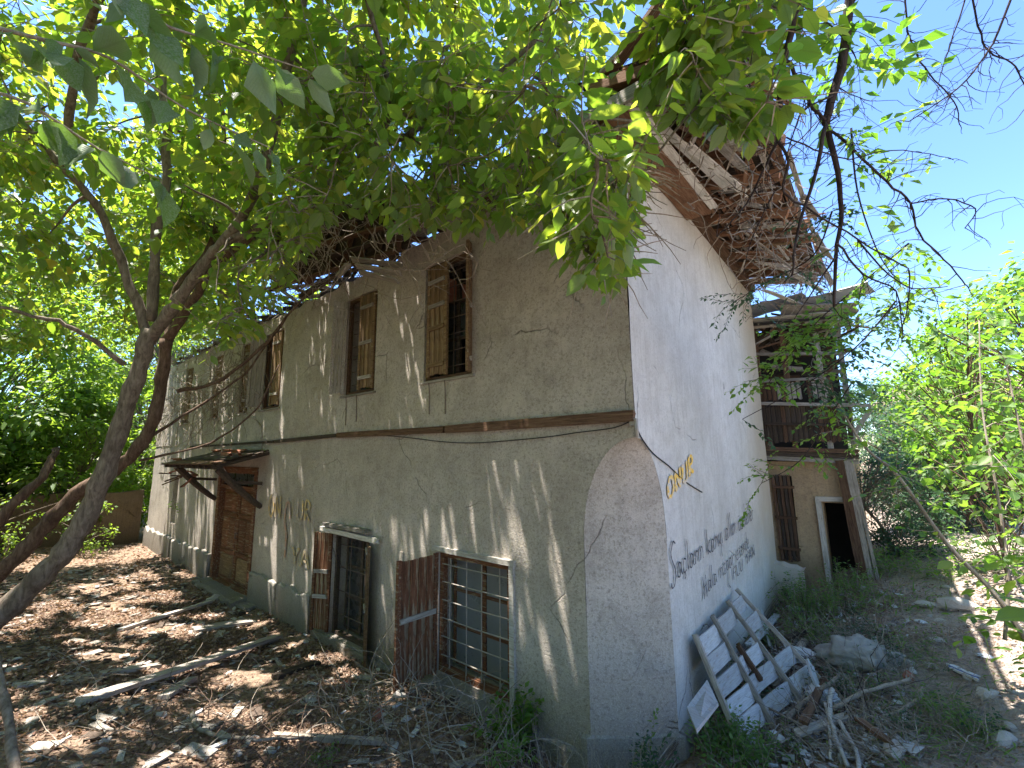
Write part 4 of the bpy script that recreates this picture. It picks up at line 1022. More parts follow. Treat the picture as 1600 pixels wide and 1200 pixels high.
for k in range(5):
    m_ = leaf_mesh('large_leaf', [(0, 0, 0)], [(1, 0, 0)], [(0, 0, 1)], [1.], 'leaf'); m_.materials.append(M_leafN)
    me_v = m_.vertices; cy_k = R.uniform(-.5, .9); cx_k = R.uniform(.0, .45)
    for v in me_v: v.co.z += .16*noise.noise(Vector((v.co.x*3, v.co.y*3, k*5.)))-cx_k*v.co.x**2+cy_k*v.co.y**2; v.co.y *= R.uniform(.85, 1.15)
    m_.update(); meshes.append(m_)
for b_ in bpts:
    L = len(b_)
    for i in range(4, L):
        for s_ in (-1, 1):
            if R.random() < .25: continue
            d = (b_[min(i+1, L-1)]-b_[i-1]).normalized(); sd = d.cross(Vector((0, 0, 1))).normalized()*s_
            dd = d*.4+sd*R.uniform(.3, .9)+Vector((0, 0, -R.uniform(.5, 1.4))); sz = R.choice((R.uniform(.08, .14), R.uniform(.14, .23)))
            st = b_[i]; p = st+dd.normalized()*.035
            pet = MB(); pet.tube([st, p], .0015, 4, False)
            lf = place_leaf(nb, R.choice(meshes), p, dd+Vector((R.gauss(0, .35), R.gauss(0, .35), R.gauss(0, .3))), Vector((R.gauss(0, .6), R.gauss(0, .6), 1)), sz)
            obj('petiole', pet, M_twig, nb)

# ---- background trees
def big_tree(name, label, base, h, cr_, ncl, leafsz, mat, seed, tr=.22, bark_=None, group=None, zlo=.28, perc=26):
    rr = random.Random(seed); t = thing(name, label, 'tree', base, group); base = Vector(base)
    bark_ = bark_ or M_bark
    tp = smooth_path([base+Vector((0, 0, -.3)), base+Vector((rr.gauss(0, .2), rr.gauss(0, .2), h*.25)), base+Vector((rr.gauss(0, .5), rr.gauss(0, .5), h*.55)), base+Vector((rr.gauss(0, .7), rr.gauss(0, .7), h*.9))], 5)
    m = MB(); m.tube(tp, lerpl(tr, tr*.25, len(tp)), 8); obj('trunk', m, bark_, t, True)
    m = MB(); lv = Leaves(); F = []
    for k in range(ncl):
        a = rr.uniform(0, 6.283); zf = rr.uniform(zlo, 1.0); prof = math.sin(min(1, (zf-zlo+.12)/(1.12-zlo))*math.pi)**.6
        rad = cr_*prof*math.sqrt(rr.uniform(.05, 1))
        c = base+Vector((math.cos(a)*rad, math.sin(a)*rad, zf*h)); q = tp[min(len(tp)-1, int(len(tp)*max(.15, zf-.2)))]
        m.tube(smooth_path([q, q.lerp(c, .5)+Vector((0, 0, .1*h*.2)), c], 2), lerpl(tr*.14, .008, 5), 4, False)
        rc = rr.uniform(.5, 1.0)*cr_*.26
        for j in range(perc):
            u = Vector((rr.gauss(0, 1), rr.gauss(0, 1), rr.gauss(0, .7))); u = u.normalized()*rc*rr.random()**.4
            lv.add(c+u, u.normalized()+Vector((rr.gauss(0, .6), rr.gauss(0, .6), -.5)), Vector((rr.gauss(0, .5), rr.gauss(0, .5), 1)), leafsz*rr.uniform(.6, 1.3))
    stuff(obj('limbs', m, bark_, t)); lv.build('foliage', mat, t, 'small')
    return t
G1 = 'trees beyond the courtyard wall'
bgt = [((-20, -3.6, 0), 9.5, 3.6, 'broad bright green tree straight behind the garden wall'),
 ((-19.5, -7.6, 0), 8.5, 3.4, 'leafy tree above the dark shed at the left edge'),
 ((-24, .8, 0), 12, 4.2, 'tall tree rising beyond the far end of the house'),
 ((-28, -5.5, 0), 14, 5, 'tallest tree far behind the courtyard'),
 ((-15.5, -10.2, 0), 9, 3.8, 'spreading tree behind the shed beyond the left edge'),
 ((-32, 3, 0), 13, 5, 'distant tall tree seen over the roof end'),
 ((-19.0, 6.5, 0), 10.5, 3.6, 'tree standing behind the rear left end of the house'),
 ((-11.5, -9.6, 0), 9, 3.4, 'tree at the left just behind the leaning trunks')]
for i, (b_, h, c_, lab) in enumerate(bgt):
    big_tree('broadleaf_tree', lab, b_, h, c_, 210, .24 if i != 4 else .18, M_leafB, 100+i, .2, None, G1, .06, 80)
# thicket just behind the garden wall, and unseen trees added behind the camera to shade the facade
for i, (x, y, h, c_, lab) in enumerate(((-18.6, -1.6, 5.0, 1.7, 'tall thicket bush behind the wall beside the far house corner'), (-18.6, -4.2, 4.6, 1.8, 'tall thicket bush behind the wall left of the forked trunk'), (-18.4, -6.8, 5.2, 1.9, 'tall thicket bush above the shed roof'), (-15.5, -7.8, 5.0, 1.7, 'tall thicket bush at the extreme left edge'), (-18.3, 1.2, 6.0, 1.8, 'tall thicket bush at the far end of the facade'))):
    big_tree('thicket_bush', lab, (x, y, 0), h, c_, 110, .17, M_leafB, 150+i, .06, None, 'thicket behind the garden wall', .02, 70)
for i, (x, y, h, c_) in enumerate(((-9, -12, 10, 4.2), (-3.5, -10.5, 9, 3.8), (2.5, -9.5, 9, 3.6), (7.5, -7.5, 8, 3.4))):
    big_tree('garden_tree', ['leftmost leafy garden tree standing behind the viewer', 'second leafy garden tree standing behind the viewer', 'leafy garden tree right behind the viewer', 'rightmost leafy garden tree standing behind the viewer'][i], (x, y, 1), h, c_, 90, .34, M_leafB, 170+i, .2, None, 'garden trees behind the viewer', .1, 60)
# low bushes against the garden wall
for i, (x, y, z, lab) in enumerate(((-15.6, -1.5, .0, 'low bush against the garden wall nearest the house'), (-15.2, -3.1, .1, 'low bush in front of the shed opening'), (-12.5, -4.3, .2, 'low leafy bush behind the leaning trunk'))):
    big_tree('bush', lab, (x, y, ground(x, y)), 1.5, .8, 26, .09, M_leafB, 300+i, .03, None, 'bushes along the garden wall', .1, 26)

# ---- right hand side
def based(px, py, d):
    p = at(px, py, d); return (p.x, p.y, ground(p.x, p.y))
for i, (px, d, h, c_, n_, sz, pc, lab) in enumerate(((1640, 5.0, 3.7, 1.2, 90, .115, 20, 'bright green broad leaved young tree at the right edge'), (1530, 6.2, 3.9, 1.0, 80, .105, 20, 'bright green young tree left of right edge tree, top against the sky'), (1470, 9.5, 4.3, 1.2, 100, .12, 22, 'young tree furthest left, nearest the leaning posts'), (1600, 8.5, 5.0, 1.6, 120, .13, 24, 'taller young tree behind the right edge tree'), (1720, 6.5, 4.8, 1.6, 90, .14, 22, 'young tree cut by the right frame edge'))):
    big_tree('young_tree', lab, based(px, 640, d), h, c_, n_, sz, M_leafR, 41+i, .03, M_bark2, 'young trees on the right', .30, pc)
big_tree('juniper_bush', 'dark blue green dense bush right of the leaning posts', based(1405, 700, 10.5), 2.3, 1.1, 110, .07, M_leafD, 43, .05, None, None, .03, 60)
big_tree('juniper_bush', 'second dark bush further behind the leaning posts', based(1450, 700, 13.5), 3.4, 2.0, 120, .10, M_leafD, 44, .05, None, None, .03, 60)
big_tree('broadleaf_tree', 'pale green tree in front of the distant white house', (9.5, 15, .5), 7.0, 2.8, 110, .16, M_leafR, 45, .1, None, 'trees on the far right', .1, 40)
big_tree('broadleaf_tree', 'tree beyond the right edge near the distant house', (15, 14, .5), 7.5, 3.2, 90, .18, M_leafB, 46, .1, None, 'trees on the far right', .1, 40)
for i, (px, d, h, c_, mt, lab) in enumerate(((1370, 17, 4.6, 2.2, M_leafD, 'dark tree beyond the rear wing, half hidden by its posts'), (1440, 20, 5.4, 2.6, M_leafB, 'mid green tree in front of the distant brown roofed house'), (1530, 16, 4.2, 2.2, M_leafB, 'mid green tree behind the young trees'), (1590, 12, 2.6, 1.5, M_leafR, 'low bush behind the young trees, right'), (1500, 11, 2.2, 1.4, M_leafD, 'low dark bush between juniper and young trees'))):
    big_tree('shrub_tree', lab, based(px, 700, d), h, c_, 110, .15, mt, 61+i, .06, None, 'shrub trees closing the view at right', .04, 60)
big_tree('juniper_bush', 'blue green bush closest to the leaning posts', based(1385, 700, 8.3), 1.9, .8, 100, .06, M_leafD, 81, .04, None, None, .0, 50)
big_tree('juniper_bush', 'rounded dark bush right of the closest juniper bush', based(1455, 700, 9.6), 1.7, 1.1, 100, .07, M_leafD, 82, .04, None, None, .0, 50)
# leaning bare stem and saplings on the right
def sapling(label, specs, leafs, mat, name='sapling', bm=None, sz=.09, per=.9, kind='leaf'):
    t = thing(name, label, 'sapling', specs[0][0][0] if isinstance(specs[0][0][0], Vector) else at(*specs[0][0][0]))
    lv = Leaves(); limb = []
    for i, (pts, r0, r1) in enumerate(specs):
        P_ = smooth_path([p if isinstance(p, Vector) else at(*p) for p in pts], 5); m = MB(); m.tube(P_, lerpl(r0, r1, len(P_)), 6); obj('stem', m, bm or M_twig, t, True); limb += P_
    for k in range(leafs):
        q = R.choice(limb); tp = wig(q, (R.gauss(0, 1), R.gauss(0, 1), R.gauss(0, .5)), R.uniform(.25, .6), 4, .2, -.05)
        m = MB(); m.tube(tp, [.004, .0035, .003, .002, .0015], 3, False)
        lv.along(tp, sz, per, .3, .1)
        if k < 60: obj('twig', m, bm or M_twig, t)
    if leafs: lv.build('foliage', mat, t, kind)
    return t
sapling('long thin leaning stem crossing in front of the right hand trees', [([at(1640, 1060, 3.4), (1560, 935, 3.6), (1480, 850, 3.8), (1400, 740, 4.0), (1345, 690, 4.1), (1270, 560, 4.3)], .022, .008)], 26, M_leafR, sz=.07)
sapling('upright dark sapling stem near the right edge', [([at(1570, 1000, 3.6), (1575, 900, 3.7), (1560, 780, 3.8), (1535, 640, 4.0), (1530, 500, 4.2)], .014, .005)], 34, M_leafR, sz=.10)
sapling('slender sapling with leaves at the far right edge', [([at(1660, 1000, 3.0), (1640, 860, 3.1), (1600, 700, 3.3), (1570, 560, 3.5)], .012, .005)], 30, M_leafR, sz=.11)
# leafy compound sprigs in front of wing
def sprig(label, pts, n, sz, mat, side=.14):
    t = thing('leafy_sprig', label, 'branch', pts[0], 'sprigs hanging in front of the rear wing'); lv = Leaves(); mm = MB()
    P_ = smooth_path(pts, 5); m = MB(); m.tube(P_, lerpl(.007, .003, len(P_)), 5); obj('stem', m, M_dtwig, t)
    for k in range(n):
        q = R.choice(P_); tp = wig(q, (R.gauss(0, 1), R.gauss(0, .6), R.gauss(-.2, .5)), R.uniform(.22, .5), 4, .2, -.1); mm.tube(tp, [.0025, .002, .002, .0015, .001], 3, False)
        lv.along(tp, sz, 1.5, .2, .05)
    stuff(obj('twigs', mm, M_dtwig, t)); lv.build('leaflets', mat, t, 'small')
sprig('broad green sprig in front of the gallery opening', [at(1420, 470, 3.8), at(1360, 500, 3.9), at(1300, 530, 4.1), at(1240, 520, 4.3)], 40, .065, M_leafR)
sprig('dense leaf sprig in front of the wing roof', [at(1420, 380, 3.6), at(1350, 440, 3.8), at(1280, 500, 4.1), at(1230, 560, 4.3), at(1200, 600, 4.4)], 42, .07, M_leafR)
sprig('leaf sprig with dark leaflets across the balcony boards', [at(1400, 470, 3.4), at(1340, 540, 3.7), at(1260, 600, 4.0), at(1160, 655, 4.2)], 30, .055, M_leafD)
sprig('hanging leaf sprig above the ochre doorway', [at(1330, 600, 4.0), at(1290, 660, 4.1), at(1250, 720, 4.2), at(1190, 755, 4.3)], 20, .055, M_leafR)
sprig('bright leaf cluster against the sky right of the broken eave', [at(1330, 200, 3.0), at(1340, 300, 3.1), at(1370, 390, 3.2), at(1395, 430, 3.3)], 14, .09, M_leafR)
sprig('small dark leaflets below the broken side eave', [at(1300, 330, 3.2), at(1270, 400, 3.4), at(1200, 440, 3.8), at(1150, 470, 4.0)], 24, .045, M_leafD)
sprig('green leaves hanging from top of the dark branches', [at(1180, -60, 2.6), at(1260, 10, 2.7), at(1320, 60, 2.8), at(1345, 110, 2.9)], 22, .10, M_leafR)

# ---- dark bare branches hanging from above on the right
bare = thing('bare_branch', 'dark nearly leafless branches hanging down against the blue sky', 'branch', at(1330, -200, 2.8))
BR = [([(1350, -260), (1334, -60), (1322, 60), (1314, 110), (1300, 150), (1290, 195)], .031, .024), ([(1290, 195), (1306, 250), (1315, 330), (1306, 400), (1303, 480)], .020, .009),
 ([(1290, 195), (1270, 285), (1245, 360), (1238, 430)], .013, .006), ([(1290, 195), (1335, 235), (1385, 285), (1422, 318), (1436, 365), (1475, 405), (1510, 445)], .009, .004),
 ([(1422, 318), (1480, 311), (1524, 326), (1508, 356)], .005, .003), ([(1262, -260), (1250, -40), (1240, 30), (1222, 115), (1216, 220)], .024, .016),
 ([(1216, 220), (1190, 270), (1165, 320), (1120, 370)], .010, .004), ([(1216, 220), (1232, 250), (1225, 300), (1270, 330), (1340, 375), (1420, 420)], .010, .004),
 ([(1228, 95), (1258, 138), (1266, 165), (1290, 188)], .012, .008), ([(1412, -80), (1416, 30), (1432, 85), (1460, 125), (1490, 158), (1500, 195)], .006, .003),
 ([(1600, -60), (1560, 50), (1545, 78), (1510, 125), (1478, 152), (1420, 190)], .007, .003), ([(1505, -60), (1528, 40), (1545, 80), (1580, 98), (1600, 130), (1620, 180)], .006, .003),
 ([(1520, -40), (1495, 40), (1478, 90), (1466, 130)], .005, .002), ([(1228, 215), (1290, 238), (1330, 248), (1380, 236), (1440, 238), (1490, 250)], .005, .002),
 ([(1306, 135), (1335, 150), (1368, 158)], .004, .002), ([(1306, 400), (1280, 440), (1240, 500)], .007, .003), ([(1310, 380), (1350, 430), (1400, 455), (1410, 520)], .007, .003),
 ([(1340, 375), (1390, 430), (1425, 450), (1480, 448)], .006, .003), ([(1300, 150), (1250, 180), (1226, 260)], .006, .003), ([(1422, 420), (1418, 480), (1400, 540)], .005, .002), ([(1210, 300), (1180, 360), (1160, 430)], .005, .002)]
tws = MB()
for i, (pp, r0, r1) in enumerate(BR):
    P_ = smooth_path([at(x, y, 2.75+.12*math.sin(i*2.3)+.0004*y) for x, y in pp], 4); m = MB(); m.tube([p+Vector((R.gauss(0, .003),)*3) for p in P_], lerpl(r0, r1, len(P_)), 7); obj('bough', m, M_dtwig, bare, True)
    for k in range(len(P_)):
        for q in range(2 if r0 < .02 else 1):
            if R.random() < .62:
                d = Vector((R.gauss(0, 1), R.gauss(0, .6), R.gauss(-.35, .8))); L_ = R.uniform(.06, .34)
                t_ = wig(P_[k], d, L_, 5, .28, -.06); tws.tube(t_, lerpl(min(.004, r1), .0011, 6), 3, False)
                if R.random() < .4: tws.tube(wig(t_[3], (R.gauss(0, 1), R.gauss(0, 1), R.gauss(-.3, .6)), L_*.5, 4, .3), .0013, 3, False)
stuff(obj('twigs', tws, M_dtwig, bare))
print('objects', len(bpy.data.objects))

# ------------------------------------------------------------------ ground litter and rubbish
def gpt(px, py, dz=0.):
    """point where a photo direction meets the ground"""
    r = cf + cr*((px-800)/FPX) + cu*((600-py)/FPX); t = 1.
    for _ in range(400):
        p = CAM+r*t
        if p.z < ground(p.x, p.y)+dz: return Vector((p.x, p.y, ground(p.x, p.y)+dz))
        t += .03
    return CAM+r*t
LT = Leaves()
def litter(n, x0, x1, y0, y1, s0, s1):
    for k in range(n):
        x = R.uniform(x0, x1); y = R.uniform(y0, y1)
        if x < 0 and y > -.02: continue
        if 0 <= x < .06 and y > 0: continue
        dr = noise.noise(Vector((x*.9, y*1.3, 21)))+.5*noise.noise(Vector((x*2.7, y*2.7, 5)))
        if R.random() > .62+dr*1.3: continue
        g = ground(x, y)
        LT.add((x, y, g+R.uniform(.0, .035)), (R.gauss(0, 1), R.gauss(0, 1), R.gauss(0, .35)), (R.gauss(0, .5), R.gauss(0, .5), 1), R.uniform(s0, s1))
litter(36000, -4.5, 1.0, -3.8, 0, .02, .055); litter(42000, -10, -4.5, -4.2, 0, .03, .075); litter(9000, -17, -10, -5, 0, .05, .11); litter(26000, 0, 3.4, -1.5, 7, .015, .045)
tag(LT.build('fallen_leaves', M_dry, None, 'small'), 'dry brown fallen leaves strewn over the ground', 'leaf litter', None, 'stuff')
def rock_mb(r, seed, fl=.6, sub=2):
    import bmesh
    bm = bmesh.new(); bmesh.ops.create_icosphere(bm, subdivisions=sub, radius=r)
    for v in bm.verts:
        n = noise.noise(v.co*(2.2/r)*.5+Vector((seed*3.1, 0, 0))); v.co *= 1+.45*n; v.co.z *= fl; v.co.x *= 1.25
    me = bpy.data.meshes.new('stone'); bm.to_mesh(me); bm.free(); return me
rocks = [rock_mb(1, i) for i in range(6)]; rocks_b = [r.copy() for r in rocks]
for r in rocks: r.materials.append(M_stone)
for r in rocks_b: r.materials.append(M_brick)
def rock(p, s, me, label, group=None, name='stone', cat='stone'):
    M4 = Matrix.Translation(p) @ Matrix.Rotation(R.uniform(0, 6.3), 4, 'Z') @ Matrix.Rotation(R.uniform(-.4, .4), 4, 'X') @ Matrix.Diagonal((s, s*R.uniform(.6, .9), s, 1))
    o = link(name, me, None, None, M4); tag(o, label, cat, group); return o
for k in range(95):
    x = -R.random()**.8*9; y = -R.uniform(.1, 3.2); s_ = R.uniform(.02, .05)
    rock((x, y, ground(x, y)+s_*.2), s_, R.choice(rocks), 'small pale stone lying among the dry fallen leaves', 'small stones in the courtyard litter')
for k in range(45):
    p = gpt(R.uniform(1330, 1600), R.uniform(900, 1190)); s_ = R.uniform(.02, .06)
    rock((p.x, p.y, p.z+s_*.2), s_, R.choice(rocks), 'small pale stone on the dusty ground at right', 'small stones on the right hand ground')
for (px, py, s_, lab, me) in ((483, 1100, .08, 'upright oval grey stone in leaf litter in front of the red shutter', rocks[0]), (335, 940, .13, 'pale stone lump on the ground before the door step', rocks[1]),
    (590, 1120, .07, 'reddish broken brick lump below the red shutter', rocks_b[2]), (540, 1075, .06, 'rusty pink brick lump near the wall below dark window', rocks_b[3]), (625, 1090, .06, 'small upright white stone at foot of the red shutter', rocks[3]),
    (1020, 1150, .05, 'stone crumb by the corner footing', rocks[4]), (1500, 955, .16, 'large pale rock at the right on the dusty slope', rocks[5]), (1445, 950, .09, 'yellowish stone pair left of the large pale rock', rocks[4]), (1120, 1010, .05, 'stone wedge under the white leaning pallet', rocks[2])):
    p = gpt(px, py); rock((p.x, p.y, p.z+s_*.3), s_, me, lab)
# weathered planks on the courtyard ground
for (x0, y0, x1, y1, wd, lab, mt) in ((120, 1100, 435, 995, .16, 'long weathered plank lying diagonally across the yard', M_wgrey), (255, 1092, 300, 1060, .12, 'short plank under the long diagonal plank', M_wgrey),
    (20, 1075, 250, 1040, .13, 'second grey plank at left of the yard, nearly buried in leaves', M_wgrey), (395, 970, 300, 985, .22, 'wide flat board before the door step', M_wgrey), (340, 925, 395, 950, .25, 'tilted grey board leaning at the foot of the door', M_wgrey),
    (425, 1060, 500, 1035, .13, 'dark mossy block of wood near the dark window', M_wdark), (185, 985, 330, 940, .09, 'pale thin board in the sunlit patch of the yard', M_wpale), (420, 1150, 620, 1160, .05, 'thin pole lying among twigs at the bottom', M_twig)):
    a_ = gpt(x0, y0, .035); b_ = gpt(x1, y1, .04)
    tag(plank('plank', a_, b_, wd, .04, mt, None, rag=.05), lab, 'plank')
# curved thick root or cut vine in the foreground
def curve_thing(name, pts, r0, r1, mat, label, cat='branch', n=7, jit=.004):
    P_ = smooth_path(pts, 5); P_ = [p+Vector((R.gauss(0, jit), R.gauss(0, jit), R.gauss(0, jit))) for p in P_]
    m = MB(); m.tube(P_, [r*(1+.12*math.sin(i*1.9)) for i, r in enumerate(lerpl(r0, r1, len(P_)))], n); return tag(obj(name, m, mat, None, True), label, cat)
curve_thing('bent_branch', [gpt(300, 1115, .10), gpt(308, 1140, .05), gpt(345, 1152, .04), gpt(400, 1158, .05), gpt(475, 1152, .05)], .022, .010, M_twig, 'thick bent dead branch curling over the litter, bottom left of centre')
curve_thing('grey_pole', [at(-5, 1030, 2.4), at(12, 1120, 2.2), at(30, 1230, 2.0), at(40, 1300, 1.9)], .018, .022, M_bark, 'smooth grey sapling trunk cut by the bottom left corner', 'trunk', 9)
# heap of dead twigs along the foot of the facade
def tangle(name, label, n, src, L0, L1, rr_, mat, dirs=(1, 1, .5), lift=.3, steps=6, jit=.28, grav=-.05, cat='twigs', sides=4, kind='stuff'):
    m = MB()
    for k in range(n):
        p = src(); d = (R.gauss(0, dirs[0]), R.gauss(0, dirs[1]), abs(R.gauss(0, dirs[2]))+lift)
        P_ = wig(p, d, R.uniform(L0, L1), steps, jit, grav); r = R.uniform(*rr_)
        P_ = [Vector((q.x, min(q.y, -.03) if q.x < .0 and q.x > -16 else q.y, max(q.z, ground(q.x, q.y)+.005))) for q in P_]
        m.tube(P_, lerpl(r, r*.3, len(P_)), sides, False)
    return tag(obj(name, m, mat, None), label, cat, None, kind)
def src_box(x0, x1, y0, y1, h=.0):
    def f():
        x = R.uniform(x0, x1); y = R.uniform(y0, y1); return (x, y, ground(x, y)+R.uniform(0, h)+.01)
    return f
tangle('dead_twigs', 'tangled heap of dead grey twigs in front of the barred window', 230, src_box(-3.2, -1.0, -1.3, -.15, .1), .3, .85, (.003, .008), M_twig, (.9, .6, .35), .05)
tangle('dead_twigs', 'brown dead twigs and stalks along the bottom foreground', 260, src_box(-3.4, .3, -2.7, -.9, .05), .25, .8, (.002, .006), M_bark2, (1, 1, .25), .05)
tangle('dead_twigs', 'pale dry stalks lying over litter at bottom left', 90, src_box(-5.5, -2.5, -3.2, -1.6, .03), .3, .9, (.002, .005), M_twig, (1, 1, .12), .0, 6, .2)
tangle('dry_stalks', 'upright pale dry stalks at the foot of the cut corner', 70, src_box(-1.3, .15, -.5, -.08, .02), .25, .6, (.002, .005), M_twig, (.25, .2, .5), .8, 6, .16)
tangle('dry_stalks', 'fine dry weed stalks scattered over the courtyard', 160, src_box(-9, -4, -3, -.2, .02), .12, .4, (.0015, .004), M_twig, (.8, .8, .3), .15, 4)
# dead vine hanging on the far facade and eave
def vine(name, label, starts, n, L0, L1, r, mat, dmean, jit=.3, ymax=-.03):
    m = MB()
    for k in range(n):
        p = Vector(R.choice(starts))+Vector((R.gauss(0, .5), -abs(R.gauss(0, .08)), R.gauss(0, .3)))
        d = Vector(dmean)+Vector((R.gauss(0, .9), R.gauss(0, .25), R.gauss(0, .5)))
        P_ = [Vector((q.x, min(q.y, ymax), q.z)) for q in wig(p, d, R.uniform(L0, L1), 8, jit, -.03)]
        m.tube(P_, lerpl(r, r*.35, len(P_)), 4, False)
    return tag(obj(name, m, mat, None), label, 'vine', None, 'stuff')
vine('dead_vine', 'grey dead vine stems matted over the far upper facade', [(-9.5, -.12, 4.6), (-10.5, -.12, 4.2), (-12, -.12, 4.3), (-13.5, -.1, 4.0), (-8.9, -.1, 4.0), (-15, -.1, 4)], 260, .5, 1.8, .008, M_twig, (.1, 0, -.1))
vine('dead_vine', 'tangled dead vine hanging under the collapsed eave', [tuple(at(x, y, d)) for x, y, d in ((470, 375, 6.0), (520, 360, 5.7), (560, 350, 5.3), (600, 360, 5.0), (640, 350, 4.8), (440, 390, 6.4), (500, 400, 6.0), (680, 370, 4.7))], 150, .4, 1.5, .006, M_twig, (.7, 0, -.05), .32, -.1)
vine('dead_vine', 'thin dry twigs dangling from the broken side eave', [(1.0, 1.0, 5.6), (.9, 2.2, 5.5), (1.1, 3.2, 5.4), (.8, 4, 5.3)], 0, .3, 1, .005, M_twig, (0, 0, -.6))
m = MB()
for k in range(170):
    p = Vector((R.uniform(.2, 1.25), R.uniform(.6, 5.8), R.uniform(5.25, 5.7))); P_ = wig(p, (R.gauss(.1, .6), R.gauss(0, .8), R.gauss(-.5, .5)), R.uniform(.25, .95), 7, .35, -.03)
    m.tube([Vector((max(q.x, .05), q.y, q.z)) for q in P_], lerpl(.007, .002, 8), 4, False)
tag(obj('dead_vine', m, M_twig), 'knotted dry twigs caught below the broken side eave', 'vine', None, 'stuff')

# ---- leaning white slatted panel against the side wall
pan = thing('slatted_pallet', 'white painted slatted wooden pallet leaning against the side wall, boards missing', 'pallet', (.5, 1.6, .3))
PN = Vector((0, 0, 0))
A0 = onplane(1084, 1000, 0, .07); A1 = onplane(1153, 928, 0, .07); B0 = gpt(1152, 1172, .03); B1 = gpt(1283, 1068, .03)
def pp(u, v, t=0.):
    p = A0.lerp(A1, u).lerp(B0.lerp(B1, u), v); n = (B0-A0).cross(A1-A0).normalized()
    if n.x < 0: n = -n
    return p+n*t
def panel_board(u0, u1, v, wd):
    return plank('board', pp(u0, v), pp(u1, v), wd, .018, M_wwhite, pan, up=tuple((pp(0, 0, 1)-pp(0, 0, 0))), rag=.03)
wdv = (A0-B0).length
segs = [(.02, .34), (.36, .70), (.72, .99)]
for j in range(5):
    v = (j+.5)/5
    for i, (u0, u1) in enumerate(segs):
        if (i, j) in ((1, 1), (2, 2)): continue
        panel_board(u0+.005, u1-.005, v+R.uniform(-.015, .015), wdv/5-.006+R.uniform(-.008, .004))
for u in (0.0, .35, .71, 1.0):
    plank('batten', pp(u, -.02-R.uniform(0, .05), .03), pp(u+R.uniform(-.03, .03), 1.05, .035), .042, .045, M_wgrey, pan, up=tuple((pp(0, 0, 1)-pp(0, 0, 0))), rag=.03)
plank('batten', pp(.45, .28, .03), pp(.46, .72, .035), .045, .045, M_wbrown, pan, up=tuple((pp(0, 0, 1)-pp(0, 0, 0))), rag=.05)
lb = thing('loose_board', 'pale square board propped below the near end of the white pallet', 'board', gpt(1120, 1110))
m = MB(); q = [onplane(1073, 1105, 0, .42), onplane(1105, 1062, 0, .28), onplane(1122, 1098, 0, .45), onplane(1088, 1140, 0, .62)]
n_ = (q[1]-q[0]).cross(q[3]-q[0]).normalized()*.02; m.add(q+[x+n_ for x in q], [(0,1,2,3), (7,6,5,4), (0,4,5,1), (1,5,6,2), (2,6,7,3), (3,7,4,0)]); obj('board', m, M_wwhite, lb)
for k, (x0, y0, x1, y1, dz0, dz1, lab) in enumerate(((1165, 905, 1185, 960, .55, .2, 'torn white board standing beyond the leaning pallet'), (1190, 920, 1205, 990, .35, .1, 'narrow white board end next to torn standing board'), (1268, 1020, 1285, 1070, .3, .08, 'upright broken white slat between the sacks'))):
    a_ = gpt(x0, y0+60); b_ = gpt(x1, y1+30)
    tag(plank('white_board', a_+Vector((0, 0, dz0)), b_+Vector((.02, -.05, .02)), .12, .02, M_wwhite, None, up=(1, -.2, .3), rag=.08), lab, 'board')
# ---- sacks and rubbish
def sack(px, py, sx, sy, sz, mat, label, seed, name='plastic_sack', cat='sack', dz=.0):
    import bmesh
    bm = bmesh.new(); bmesh.ops.create_icosphere(bm, subdivisions=4, radius=1)
    for v in bm.verts:
        c = v.co.copy(); n = noise.noise(c*1.6+Vector((seed, 0, 0)))*.28+noise.noise(c*4.2+Vector((seed, 3, 0)))*.16-abs(noise.noise(c*5+Vector((0, seed, 0))))*.30-abs(noise.noise(c*11+Vector((0, seed, 4))))*.12
        v.co = c*(1+n); v.co.x *= 1+.25*abs(c.x)
        v.co = Vector((v.co.x*sx, v.co.y*sy, max(v.co.z, -.7)*sz))
    for f in bm.faces: f.smooth = True
    me = bpy.data.meshes.new(name); bm.to_mesh(me); bm.free(); me.materials.append(mat)
    p = gpt(px, py); o = link(name, me, None, None, Matrix.Translation((p.x, p.y, p.z+sz*.55+dz)) @ Matrix.Rotation(R.uniform(-.5, .9), 4, 'Z')); return tag(o, label, cat)
sack(1252, 1032, .19, .10, .09, M_bag, 'small knotted white plastic bag beside the leaning pallet', 3, 'plastic_bag', 'bag')
sack(1345, 1045, .31, .20, .19, M_sack, 'big grey woven sack slumped in the middle of the rubbish', 8)
sack(1287, 1098, .15, .12, .09, M_bag, 'crumpled white cloth bundle on the logs', 12, 'cloth_bundle', 'cloth')
sack(1405, 1105, .05, .04, .03, M_bag, 'small crumpled white wrapper right of the logs', 15, 'wrapper', 'rubbish')
sack(1372, 1160, .09, .05, .045, M_wwhite, 'torn white plaster lump at the bottom right heap', 18, 'plaster_lump', 'rubble')
sack(1215, 1165, .07, .05, .06, M_bag, 'crumpled white paper at the bush foot', 21, 'crumpled_paper', 'rubbish')
sack(1195, 890+60, .08, .05, .06, M_bag, 'white plastic scrap near the wall stub', 22, 'plastic_scrap', 'rubbish')
sack(1245, 955, .12, .04, .05, M_bag, 'white plastic strip lying in weeds below the doorway', 25, 'plastic_scrap', 'rubbish')
sack(1440, 975, .05, .04, .03, M_bag, 'pale blue wrapper on the dusty slope', 28, 'wrapper', 'rubbish')
sack(1540, 1030, .06, .05, .02, M_bag, 'white paper scrap near the blue carton', 29, 'paper_scrap', 'rubbish')
sack(465, 1030, .04, .03, .03, M_bag, 'tiny white scrap near the courtyard stones', 31, 'paper_scrap', 'rubbish')
ct = thing('flattened_carton', 'flattened white and blue carton with an orange edge on the right slope', 'carton', gpt(1505, 1050))
